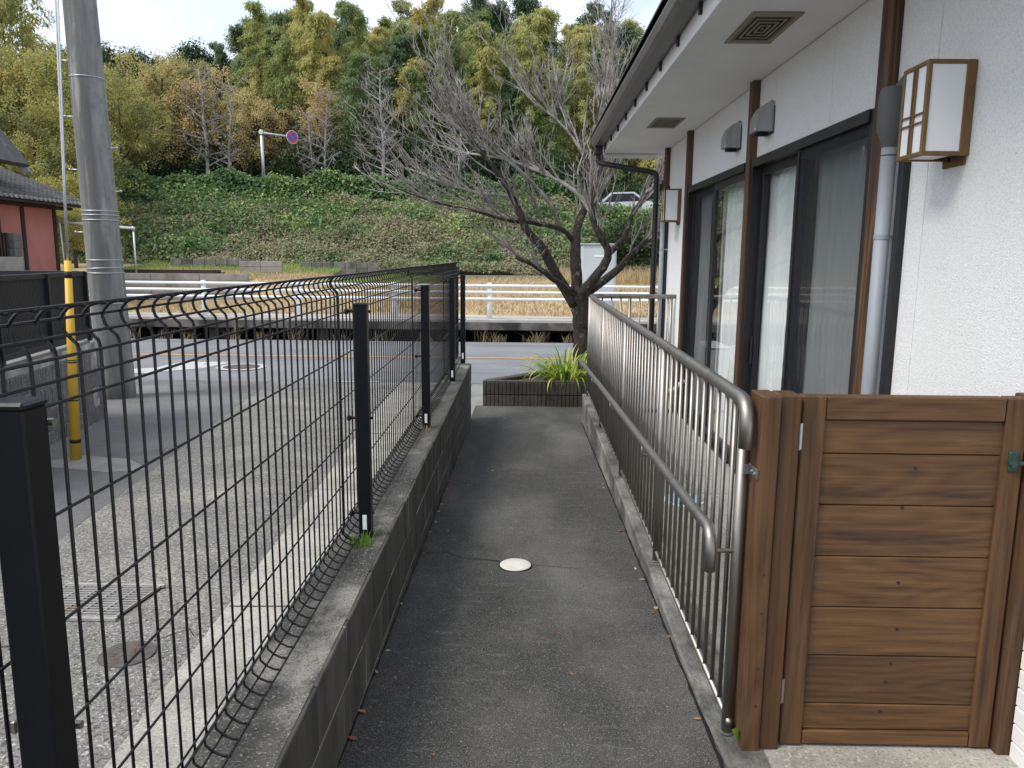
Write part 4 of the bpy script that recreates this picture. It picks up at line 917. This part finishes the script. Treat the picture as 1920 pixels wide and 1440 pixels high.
for s in (-.008,.009):
    obj('wire', MB().tube([gpnt(1.5,s*.4),gpnt(2.2,s*.6),gpnt(8.0,s*3.0)], .0075, 6), m_galv, GW, True)
pc = MB().add([(-4.1,6.05,zg(6.05)+.006),(-3.3,5.85,zg(5.85)+.006),(-3.0,5.95,zg(5.95)+.006),(-3.35,6.3,zg(6.3)+.006),(-3.8,6.42,zg(6.42)+.006)], [(0,1,2,3,4)])
struct(obj('concrete_patch', pc, m_ground))

# ============================================================ red house across the road
RH = thing('red_house', 'low red plastered house with dark timber strips and grey tile roof', 'house', (-15.5,20,.6))
obj('wall', MB().box(-17.5,-13.6,12.5,22.5,.2,3.0), m_red, RH)
for yv in (22.43, 21.0, 20.0, 18.6): obj('timber_strip', MB().cbox(-13.62,-13.56,yv-.07,yv+.07,.3,2.98,.01), m_beam, RH)
obj('corner_pipe', MB().tube([(-13.45,22.55,.5),(-13.52,22.55,2.55)], .025, 8), m_galv, RH)
obj('eave_beam', MB().cbox(-13.7,-13.35,12.5,23.0,2.84,2.93,.01), m_beam, RH)
sl = .40
def rz(x): return 2.98 + (-12.95-x)*sl
rfm = MB(); rfm.add([(-12.98,12.3,2.96),(-12.98,23.6,2.96),(-17.6,23.6,rz(-17.6)-.03),(-17.6,12.3,rz(-17.6)-.03),(-12.98,12.3,2.90),(-12.98,23.6,2.90),(-17.6,23.6,rz(-17.6)-.1),(-17.6,12.3,rz(-17.6)-.1)], [(0,1,2,3),(7,6,5,4),(0,4,5,1),(1,5,6,2),(2,6,7,3),(3,7,4,0)])
roof = obj('roof', rfm, m_beam, RH)
# tiles: each a slightly curved plate with a roll, laid in courses up the slope
tm = MB(); nseg = 6
vs = []
for i in range(nseg+1):
    v = -.105+.21*i/nseg; zz = .028*math.cos(min(1, abs(v+.05)/.055)*math.pi/2) if v < .005 else -.004
    vs += [(0,v,zz),(-.30,v,zz+.30*sl+.0)]
tm.add(vs, [(2*i,2*i+2,2*i+3,2*i+1) for i in range(nseg)])
ed = [(0,-.105+.21*i/nseg) for i in range(nseg+1)]
tm.add([(vs[2*i][0],vs[2*i][1],vs[2*i][2]) for i in range(nseg+1)] + [(vs[2*i][0],vs[2*i][1],vs[2*i][2]-.03) for i in range(nseg+1)], [(i,i+1,nseg+2+i,nseg+1+i) for i in range(nseg)])
tme = tm.mesh('tile', True); tme.materials.append(m_tile); cnt = 0
for c in range(13):
    for j in range(22):
        if cnt >= 290: break
        x = -12.95 - .25*c; obj('tile', tme, None, roof, loc=(x, 23.5-.2*j, 3.005+(-12.95-x)*sl+.004)); cnt += 1
for j in range(22): obj('eave_tile', MB().tube([(-12.93,23.45-.2*j,3.02),(-12.965,23.45-.2*j,3.02)], .045, 10), m_fconc, roof)
MHs = thing('main_house', 'taller dark gabled house roof rising behind the red wall', 'house', (-18,17,.6))
rk = MB()
def slabq(mb, a, b, c, d, t):
    a, b, c, d = [Vector(q) for q in (a,b,c,d)]; nn = (b-a).cross(d-a).normalized()*t
    mb.add([a,b,c,d,a+nn,b+nn,c+nn,d+nn], [(0,3,2,1),(4,5,6,7),(0,1,5,4),(1,2,6,5),(2,3,7,6),(3,0,4,7)])
slabq(rk, (-13.55,21.5,3.98),(-13.55,12,3.98),(-16.6,12,7.9),(-16.6,21.5,7.9), .14); obj('roof', rk, m_tile, MHs)
rk = MB(); slabq(rk, (-13.55,21.52,3.80),(-13.55,21.4,3.80),(-16.6,21.4,7.75),(-16.6,21.52,7.75), .17); obj('bargeboard', rk, m_fconc, MHs)
obj('wall', MB().box(-19.5,-14.8,12.5,20.6,.4,5.2), m_beam, MHs)
BW = thing('garden_wall', 'pale concrete block pillar with louvre screen before the red house', 'wall', (-13.2,18.5,.4))
for z in (.5,.7,.9,1.1,1.3,1.5,1.7,1.9): obj('block', MB().cbox(-13.3,-13.05,19.75,20.1,z,z+.196,.01), m_fblock, BW)
obj('block', MB().cbox(-13.2,-12.95,17.6,19.9,.4,1.5,.01), m_fconc, BW)
for i in range(6): obj('louvre', MB().cbox(-13.28,-13.16,19.02+.12*i,19.08+.12*i,1.5,2.1,.004), m_beam, BW)
CLp = thing('clothes_pole', 'white horizontal drying pole on a thin post before the bank', 'pole', (-11.35,22.5,.9))
obj('bar', MB().tube([(-13.6,22.5,2.51),(-11.34,22.5,2.33)], .035, 10), m_whitep, CLp, True)
obj('post', MB().tube([(-11.35,22.5,.6),(-11.34,22.5,2.34)], .028, 10), m_galv, CLp, True); obj('joint', MB().tube([(-11.34,22.5,2.26),(-11.34,22.5,2.38)], .05, 10), m_galv, CLp, True)

# ============================================================ guard rail
GRL = thing('guard_rail', 'white three-pipe guard rail along the far edge of the road', 'guard rail', (-3,17.75,.19))
for z in (.95,.80,.645): obj('pipe', MB().tube([(-40,17.72,z+.02),(-15,17.72,z+.01),(0,17.72,z),(20,17.72,z-.01),(40,17.72,z-.02)], .030, 10), m_whitep, GRL, True)
for i in range(-8, 9):
    x = -.80 - 2.21*i
    p = obj('post', MB().tube([(x,17.79,.18),(x,17.79,.985)], .057, 14), m_whitep, GRL, True)
    obj('cap', MB().lathe([(.06,0),(.055,.02),(.02,.03)], (x,17.79,.985), 14), m_whitep, p, True)
    for z in (.95,.80,.645): obj('clamp', MB().cbox(x-.035,x+.035,17.70,17.76,z-.012,z+.012,.004), m_galv, p)
CB = thing('metal_cabinet', 'tall pale grey metal cabinet behind the guard rail and bare tree', 'cabinet', (1.7,18.25,.19))
obj('body', MB().cbox(1.33,2.12,18.0,18.5,.19,1.90,.015), m_cabm, CB); obj('door', MB().cbox(1.37,2.08,17.985,17.999,.3,1.80,.004), m_cabm, CB); obj('slot', MB().cbox(1.6,1.85,17.978,17.986,1.62,1.66,.002), m_whitep, CB); obj('roof_lip', MB().cbox(1.30,2.15,17.96,18.53,1.90,1.925,.006), m_cabm, CB)
# ============================================================ field walls
def fieldwall(label, x0, x1, y, z0, z1, m, bl=0, t=.15):
    T = thing('retaining_wall', label, 'wall', ((x0+x1)/2, y, z0))
    if not bl: 
        obj('panel', MB().cbox(x0,x1,y,y+t,z0,z1,.01), m, T)
    else:
        n = max(1, round((x1-x0)/bl)); L = (x1-x0)/n; rows = max(1, round((z1-z0)/.2)); h_ = (z1-z0)/rows
        for rI in range(rows):
            for i in range(n): obj('block', MB().cbox(x0+i*L+.006,x0+(i+1)*L-.006,y+rn.uniform(0,.012),y+t,z0+h_*rI+.005,z0+h_*(rI+1)-.005,.008), m, T)
fieldwall('long low concrete wall just behind the guard rail', -13.5,-7.9,22.0,.3,1.06,m_fconc,1.4)
fieldwall('dark stained block wall at the foot of the bank', -12.4,-9.6,27.0,.7,1.45,m_fblock,.4)
fieldwall('pale concrete wall panel at the foot of the bank', -9.55,-8.1,25.8,.45,1.40,m_fconc,.75)
fieldwall('low dark block wall running on from the pale concrete panel', -8.0,-5.2,27.6,.7,1.36,m_fblock,.4)
fieldwall('thin concrete edging at the end of the dry field', -3.4,1.5,28.4,.7,.93,m_fconc,1.2)
pk = thing('plank_pile', 'pile of dark old planks lying in the field by the wall', 'planks', (-11.5,24,.8)); 
for i in range(7): obj('plank', MB().cbox(-12.9+.1*rn.random(),-9.9+.3*rn.random(),24.0+.14*i,24.1+.14*i,1.0+.035*(i%3),1.04+.035*(i%3),.004), m_beam, pk)
# ============================================================ no parking sign on the upper road
NS = thing('no_parking_sign', 'round blue and red no-parking sign on an arm from a grey pole', 'sign', (-12.3,37,4.7))
obj('pole', MB().tube([(-12.3,37,4.6),(-12.32,37,7.35)], .075, 12), m_galv, NS, True)
obj('arm', MB().tube([(-12.45,37,7.22),(-12.32,37,7.22),(-11.0,36.85,7.03)], .045, 10), m_galv, NS, True)
obj('clamp', MB().cbox(-12.42,-12.22,36.9,37.1,7.14,7.30,.01), m_galv, NS)
sc = Vector((-10.82,36.8,7.0)); SM = Matrix.Translation(sc) @ Matrix.Rotation(R(46),4,'Z') @ Matrix.Rotation(R(90),4,'X')
obj('plate', MB().lathe([(.30,-.012),(.30,.0)],(0,0,0),32).xf(SM), m_whitep, NS)
obj('ring', MB().lathe([(.285,.001),(.285,.004),(.215,.004),(.215,.001)],(0,0,0),32).xf(SM), m_signred, NS)
obj('disc', MB().lathe([(.215,.001),(.214,.003),(.01,.003)],(0,0,0),32).xf(SM), m_signblue, NS)
obj('slash', MB().box(-.23,.23,-.035,.035,.0035,.0065).xf(SM @ Matrix.Rotation(R(-45),4,'Z')), m_signred, NS)
# ------------------------------------------------------------ car on the upper road, seen through the twigs
CR = thing('parked_car', 'silver car on the upper road partly hidden by the bare tree', 'car', (4.7,40.0,3.49))
body = [(2.9,4.95),(2.95,5.35),(3.1,5.5),(3.95,5.62),(4.45,6.1),(5.6,6.14),(6.2,5.72),(6.9,5.6),(7.0,5.3),(6.95,4.95)]
obj('body', MB().prism(body, 'y', 37.4, 39.0), m_car, CR)
obj('side_window', MB().prism([(4.1,5.62),(4.52,6.03),(5.55,6.06),(6.05,5.7)], 'y', 37.385, 37.402), m_blackal, CR)
obj('windscreen', MB().add([(3.98,37.5,5.66),(3.98,38.9,5.66),(4.43,38.8,6.09),(4.43,37.6,6.09)], [(0,1,2,3)]).xf(Matrix.Translation((-.012,0,.012))), m_blackal, CR)
obj('mirror', MB().cbox(4.0,4.15,37.2,37.4,5.62,5.75,.02), m_car, CR)
for x in (3.65, 6.2):
    for y in (37.45, 38.75):
        wv = obj('wheel', MB().tube([(x,y-.04,5.07),(x,y+.2,5.07)], .30, 24), m_tyre, CR, True, sharp=40); obj('rim', MB().tube([(x,y-.05,5.07),(x,y-.035,5.07)], .18, 20), m_galv, wv)
for y in (37.6, 38.7): obj('headlight', MB().cbox(2.88,3.02,y-.12,y+.12,5.28,5.42,.02), m_lampg, CR)
for o in list(CR.children): o.matrix_parent_inverse = Matrix.Translation((-4.9,-38.2,-4.78))
# ============================================================ vegetation
def leaves(name, P, D, Nn, L, Wd, m, parent=None, fold=.15):
    """rhombic leaves: P base points, D directions, Nn rough normals, lengths, widths (numpy)"""
    D = D/np.linalg.norm(D,axis=1,keepdims=True); S = np.cross(D, Nn); S /= (np.linalg.norm(S,axis=1,keepdims=True)+1e-9); U = np.cross(S, D)
    L = L[:,None]; Wd = Wd[:,None]; n = len(P); V = np.empty((n,4,3))
    V[:,0] = P; V[:,1] = P + D*L*.45 + S*Wd*.5 + U*Wd*fold; V[:,2] = P + D*L; V[:,3] = P + D*L*.45 - S*Wd*.5 + U*Wd*fold
    me = bpy.data.meshes.new(name); me.vertices.add(4*n); me.vertices.foreach_set('co', V.ravel())
    me.loops.add(4*n); me.loops.foreach_set('vertex_index', np.arange(4*n, dtype=np.int32))
    me.polygons.add(n); me.polygons.foreach_set('loop_start', np.arange(0,4*n,4,dtype=np.int32)); me.polygons.foreach_set('loop_total', np.full(n,4,np.int32))
    me.update(calc_edges=True); me.materials.append(m)
    return obj(name, me, None, parent)
npr = np.random.default_rng(5)
def rdir(n): v = npr.normal(size=(n,3)); return v/np.linalg.norm(v,axis=1,keepdims=True)
# ---- bank cover
def bank_cover(n, ylo, yhi, size, m, name, lift=.12, xr=(-21,22)):
    x = npr.uniform(xr[0],xr[1],n); y = npr.uniform(ylo,yhi,n)
    z = np.interp(y,[p[0] for p in BP],[p[1] for p in BP]) + (.12*np.sin(x*.8)+.1*np.sin(x*.37+1))*np.where((y>29.5)&(y<34),1,.3)
    lump = .55*np.maximum(0,np.sin(x*.95+.4*np.sin(y*1.3))*np.sin(y*1.5+x*.3)) + .22*np.sin(x*1.7+y*2.1)*np.sin(y*2.9-x*.6) + .15*np.sin(x*3.9+1.3)*np.sin(y*4.3)
    z = z - drop(x,y) + npr.random(n)**1.5*lift*2 + lump*.5 + .03
    P = np.stack([x,y-npr.random(n)*lift,z],1); D = rdir(n)*1.0 + np.array([0,-.7,-.35]); Nn = rdir(n)*.7 + np.array([0,-.75,.75])
    o = leaves(name, P, D, Nn, npr.uniform(.6,1.3,n)*size, npr.uniform(.55,1.0,n)*size, m); return struct(o,'stuff')
bank_cover(230000, 28.9, 34.1, .095, m_kudzu, 'kudzu_cover', .16)
n = 26000; cc = np.stack([-20+38*npr.random(90)**1.7, 34-4.4*npr.random(90)**1.3],1); ci = npr.integers(0,90,n); sg = npr.uniform(.25,.8,90)[ci]
x = cc[ci,0]+npr.normal(0,1,n)*sg*1.3; y = np.clip(cc[ci,1]+npr.normal(0,1,n)*sg*.5, 28.95, 34.2)
z = np.interp(y,[p[0] for p in BP],[p[1] for p in BP]) - drop(x,y) + .12*np.sin(x*.8)+.1*np.sin(x*.37+1) + .2 + npr.random(n)*.38*sg/.5
struct(leaves('vine_patches', np.stack([x,y-.1,z],1), rdir(n)+np.array([0,-.7,-.35]), rdir(n)*.7+np.array([0,-.75,.75]), npr.uniform(.08,.17,n), npr.uniform(.08,.14,n), m_ivy),'stuff')
n = 110000; x = npr.uniform(-21,22,n); t = npr.random(n)
yy = 34.15 + .5*t + npr.normal(0,.14,n); zz = 3.6 + 1.35*t + .14*np.sin(x*1.3)+.12*np.sin(x*2.9+2) + npr.normal(0,.12,n)
top = npr.random(n) < .3; yy[top] = npr.uniform(34.5,35.8,top.sum()); zz[top] = 4.9 + .14*np.sin(x[top]*1.3)+.12*np.sin(x[top]*2.9+2) + npr.normal(0,.10,top.sum())
zz = zz - drop(x,yy); P = np.stack([x,yy,zz],1); D = rdir(n)+np.array([0,-.6,-.5]); Nn = rdir(n)*.6+np.array([0,-.8,.6])
struct(leaves('ivy_hedge', P, D, Nn, npr.uniform(.08,.18,n), npr.uniform(.07,.15,n), m_ivy),'stuff')
# ---- field grass
def blades(name, n, xr, yr, h, m, zf, w=.012, seed=0):
    q = np.random.default_rng(seed); x = q.uniform(*xr,n); y = q.uniform(*yr,n); z = np.array([zf(a,b) for a,b in zip(x,y)])
    P = np.stack([x,y,z-.01],1); D = np.stack([q.normal(0,.45,n),q.normal(0,.45,n),np.ones(n)],1); Nn = np.stack([q.normal(0,1,n),-np.ones(n),q.normal(0,.3,n)],1)
    return struct(leaves(name,P,D,Nn,q.uniform(.5,1.3,n)*h,np.full(n,w),m,fold=0),'stuff')
blades('dry_grass', 42000, (-14,9), (18.65,28.8), .13, m_dry, fz, .018, 1)
blades('dry_grass', 5000, (1.2,8), (26.5,29.2), .5, m_dry, lambda a,b: fz(a,min(b,28.9)), .02, 2)
blades('field_grass', 9000, (-14,-2.5), (26.0,29.2), .16, m_grass, lambda a,b: max(fz(a,b), bz(a,b)) if b>28.9 else fz(a,b), .022, 3)
blades('field_grass', 4000, (-13,-8.2), (22.2,25.5), .09, m_grass, fz, .02, 4)
# ---- dry weeds standing in the ditch
rw2 = rng(77)
for k, x in enumerate([-8.9,-8.2,-7.6,-6.6,-5.9,-5.2,-4.1,-3.2,-.9,-.55,.15,.35,1.0,-2.2,2.2,3.4]):
    W = tuft('dry_weed', (x,17.55,-.31), 24, rw2.uniform(.18,.55), rw2.uniform(.1,.24), m_dry, 'dry straw weed clump standing in the dark ditch mouth', 'weed', 'dry weeds along the ditch', .0035, 100+k, 1.6)
    W.location.y -= .22
# ---- growth of woody skeletons
def skel(rn_, p, d, L, r, lev, maxlev, kids, ang, trop, mb, tips, shrink=.62, n=5, sides=(7,5,4,3)):
    pts = [p]; ds = [d]
    for i in range(n):
        d = (d + Vector((rn_.gauss(0,.1),rn_.gauss(0,.1),rn_.gauss(0,.08))) + Vector((0,0,trop))).normalized(); p = p + d*(L/n); pts.append(p); ds.append(d)
    rad = [r*(1-.7*i/n) for i in range(n+1)]; mb[min(lev,1)].tube(pts, rad, sides[min(lev,3)], False)
    if lev >= maxlev-1:
        for i in range(1, n+1): tips.append((pts[i], ds[i], L))
    if lev >= maxlev: return
    for k in range(kids[lev]):
        t = rn_.uniform(.25 if lev == 0 else .2, 1) if lev else .22 + .78*(k+.5)/kids[0]
        i = min(int(t*n), n-1); q = pts[i].lerp(pts[i+1], min(1,t*n-i)); az = 2.4*k + rn_.uniform(-.5,.5)
        a = R(rn_.uniform(*ang)); o1 = ds[i+1].orthogonal().normalized(); o2 = ds[i+1].cross(o1)
        nd = (ds[i+1]*math.cos(a) + (o1*math.cos(az)+o2*math.sin(az))*math.sin(a)).normalized()
        skel(rn_, q, nd, L*shrink*rn_.uniform(.7,1.15)*(1-.4*t if lev == 0 else 1), max(rad[i]*.55,.012), lev+1, maxlev, kids, ang, trop, mb, tips, shrink, max(3,n-1), sides)
def proto(name, label, cat, seed, h, trunk_r, kids, ang, trop, nl, leaf, lw, m, bark, shrink=.55, spread=.35, droop=0, maxlev=2, clear=0, group=None):
    r = rng(seed); T = thing(name, label, cat, (0,0,-300), group=group); mb = [MB(), MB()]; tips = []
    skel(r, Vector((0,0,0)), Vector((0,0,1)), h*.8, trunk_r, 0, maxlev, kids, ang, trop, mb, tips, shrink)
    obj('trunk', mb[0], bark, T, True, local=True); obj('branches', mb[1], bark, T, True, local=True)
    if nl:
        q = np.random.default_rng(seed); ii = q.integers(0,len(tips),nl)
        B = np.array([tuple(t[0]) for t in tips])[ii]; off = q.normal(size=(nl,3))*spread
        off += (q.random((nl,1))-.5)*spread; P = B + off; keep = P[:,2] > clear; P = P[keep]; k = len(P)
        D = rdir(k) + np.array([0,0,-.35-droop]); Nn = rdir(k)*.7 + np.array([0,0,.8])
        o = leaves('crown', P, D, Nn, q.uniform(.6,1.3,k)*leaf, q.uniform(.7,1.2,k)*lw, m); o.parent = T
    return T
def bamboo(seed):
    r = rng(seed); q = np.random.default_rng(seed)
    T = thing('bamboo', 'feathery green bamboo culm arching over the wooded hillside', 'bamboo', (0,0,-300), group='bamboo culms on the hillside')
    h = r.uniform(9.5,11.5); az = r.uniform(0,6.28); pts = []
    N_ = 16
    for i in range(N_+1):
        t = i/N_; b = .05*h*t*t + .22*h*max(0,t-.62)**2*3.2
        pts.append(Vector((math.cos(az)*b, math.sin(az)*b, h*t - .9*h*max(0,t-.75)**2*1.6)))
    obj('culm', MB().tube(pts, [.05*(1-.85*i/N_)+.004 for i in range(N_+1)], 5, False), m_culm, T, True, local=True)
    Ps, Ds, Ns = [], [], []
    for i in range(70):
        t = .26 + .74*(i/69)**.8; k = min(int(t*N_), N_-1); b = pts[k].lerp(pts[k+1], t*N_-k)
        a = r.uniform(0,6.28); bl = (1.5*math.sin(math.pi*min(1,(t-.2)/.8*.78+.12)))*r.uniform(.55,1.1)
        d = Vector((math.cos(a),math.sin(a),r.uniform(.15,.75))); nl = 100
        s = q.random(nl)**.7; pos = np.array(b) + np.outer(s*bl, np.array(d)) ; pos[:,2] -= .55*(s*bl)**2
        pos += q.normal(size=(nl,3))*.12; Ps.append(pos)
        Ds.append(np.array([math.cos(a)*.5,math.sin(a)*.5,-.85]) + q.normal(size=(nl,3))*.45); Ns.append(np.array([math.cos(a),math.sin(a),.6])+q.normal(size=(nl,3))*.5)
    P, D, Nn = map(np.concatenate, (Ps,Ds,Ns)); n_ = len(P)
    o = leaves('foliage', P, D, Nn, q.uniform(.15,.30,n_), q.uniform(.05,.09,n_), m_bam); o.parent = T
    return T
BAM = [bamboo(s) for s in (1,2,3,4,5)]
YEL = [proto('yellowing_tree','broad yellow-green tree turning in autumn on the left slope','tree',s,7.5,.16,(11,6,4),(35,70),.05,12000,.15,.105,m_yellow,m_fbark,.62,.17,clear=.6,group='yellowing trees on the left slope') for s in (11,12)]
ORA = [proto('orange_tree','slender tree with sparse orange-brown autumn leaves on the hill foot','tree',s,8,.14,(16,6,3),(45,70),.07,7500,.135,.095,m_orangel,m_fbark,.42,.16,clear=1.2,group='orange trees at the hill foot') for s in (13,14)]
BAR = [proto('leafless_tree','tall pale leafless tree at the foot of the wooded hill','tree',s,8.5,.11,(26,7,4),(50,78),.03,0,.1,.1,None,m_gbark,.30,.3,maxlev=3,group='leafless trees at the hill foot') for s in (15,16)]
EVG = [proto('evergreen_tree','dark green rounded evergreen tree on the hill','tree',s,6.3,.15,(12,6,4),(35,75),.03,20000,.17,.11,m_evgr,m_fbark,.55,.26,clear=.3,group='dark evergreens on the hill') for s in (17,18)]
SHR = [proto('evergreen_shrub','low dark leafy shrub in the shade under the trees','shrub',s,2.4,.04,(9,5,3),(30,70),.02,3000,.15,.09,m_evgr,m_fbark,.7,.25,clear=.0,group='shrubs under the trees') for s in (19,20)]
used = set(); rf_ = rng(40)
def place(pl, x, y, s, label=None, group=None, tilt=0):
    p = pl[rf_.randrange(len(pl))]; z = bz(x,y) if y > 28.8 else fz(x,y)
    if id(p) not in used: used.add(id(p)); o = p; o.location = (x,y,z-.1); o.rotation_euler = (0,0,rf_.uniform(0,6.28))
    else: o = dup(p, (x,y,z-.1), rf_.uniform(0,6.28))
    o.scale = (s*rf_.uniform(.9,1.1), s*rf_.uniform(.9,1.1), s)
    if label: o['label'] = label
    if group: o['group'] = group
    return o
# bamboo mass: x from the left shoulder to beyond the house
for row, (y, x0, x1, step, s) in enumerate([(43.5,-9.5,20,1.1,.74),(46,-13.5,20,1.15,.86),(49,-17,22,1.25,.9),(53,-19.5,24,1.35,.94),(58,-21.5,26,1.5,.96),(64,-23.5,27,1.5,.98),(70,-24.5,28,1.5,.98)]):
    x = x0 + rf_.uniform(0,1)
    while x < x1:
        sc_ = s*rf_.uniform(.82,1.15)
        place(BAM, x, y+rf_.uniform(-1.2,1.2), sc_); x += step*rf_.uniform(.7,1.3)
for x, y, s in ((-28.3,44,1.25),(-28.9,46,1.2)): place(BAM, x, y, s, 'lone tall bamboo plume rising at the left end of the hill', 'bamboo at the left end')
for x, y, s in ((-21.5,31,.74),(-19.5,32.3,.68),(-17.8,31.5,.58),(-23.5,33,.8),(-18.9,29.6,.55),(-20.8,35.5,.72),(-24.5,38,.78),(-22.5,42,.72),(-27,42.5,.82),(-30,44,.85),(-18.0,35,.55),(-16.6,30.0,.42),(-22.8,29.8,.72),(-20.2,30.2,.62),(-25.5,35,.85),(-23,36.5,.8),(-21,38.5,.8),(-19.2,37.5,.66),(-28.5,39,.9),(-25.6,44.5,.85),(-23.2,45.5,.8)): place(YEL, x, y, s)
for x, y, s in ((-19.7,43,.95),(-18.1,42.8,.85),(-16.4,43.2,.85),(-15.0,42.9,.72),(-21.6,44,.95),(-13.6,43.2,.62)): place(ORA, x, y, s)
for x, y, s in ((-16.9,41.9,1.0),(-15.9,42.0,.85),(-10.6,41.8,.8),(-11.2,42.0,.65),(-7.5,41.8,.95),(-3.5,41.9,.8),(-19.8,29.4,.55),(-17.5,29.8,.45)): place(BAR, x, y, s)
for x, y in ((-11.9,43.6),(-10.6,44.2)): place(ORA, x, y, .78, 'olive-brown autumn tree between the sign and the bamboo', 'olive autumn trees by the sign')
for x, y, s in ((-30,62,1.1),(-33,64,1.1),(-27.5,66,1.1),(-36,60,1.0),(-39,63,1.1),(-25,60,.9),(-24,50,.9),(-29,52,.95),(-34,50,1.0),(-14,44,.7),(-19,46,.8),(-7.6,44,.6),(-28.8,63,1.05),(-31.6,60,.95),(-35,66,1.15),(-26.3,63.5,1.0),(-24.2,66,1.0),(-37.5,66,1.1)): place(EVG, x, y, s)
for x, y, s in ((-31.5,66,.8),(-28.6,68,.85),(-26,58,.9),(-23.5,57,.95)): place(ORA, x, y, s, 'distant orange-brown tree on the far ridge', 'orange trees on the far ridge')
x = -24
while x < 20:
    place(SHR, x, 42.6+rf_.uniform(-.5,1.2), rf_.uniform(.6,1.15)); x += rf_.uniform(.7,1.3)
for x, y, s in ((3.6,29.2,.75),(4.6,29.5,.9),(5.6,29.3,.85)): place(SHR, x, y, s, 'leafy evergreen bush at the foot of the bank beyond the house', 'bushes at the bank foot')
for x, y, s in ((-15.2,24.5,.62),(-14.4,26,.6),(-16,27.5,.8)): place(YEL, x, y, s*.55, 'low yellow-green bush behind the red house corner', 'bushes behind the red house')
for lst in (BAM,YEL,ORA,BAR,EVG,SHR):
    for p in lst:
        if id(p) not in used:
            for c in list(p.children): bpy.data.objects.remove(c)
            bpy.data.objects.remove(p)
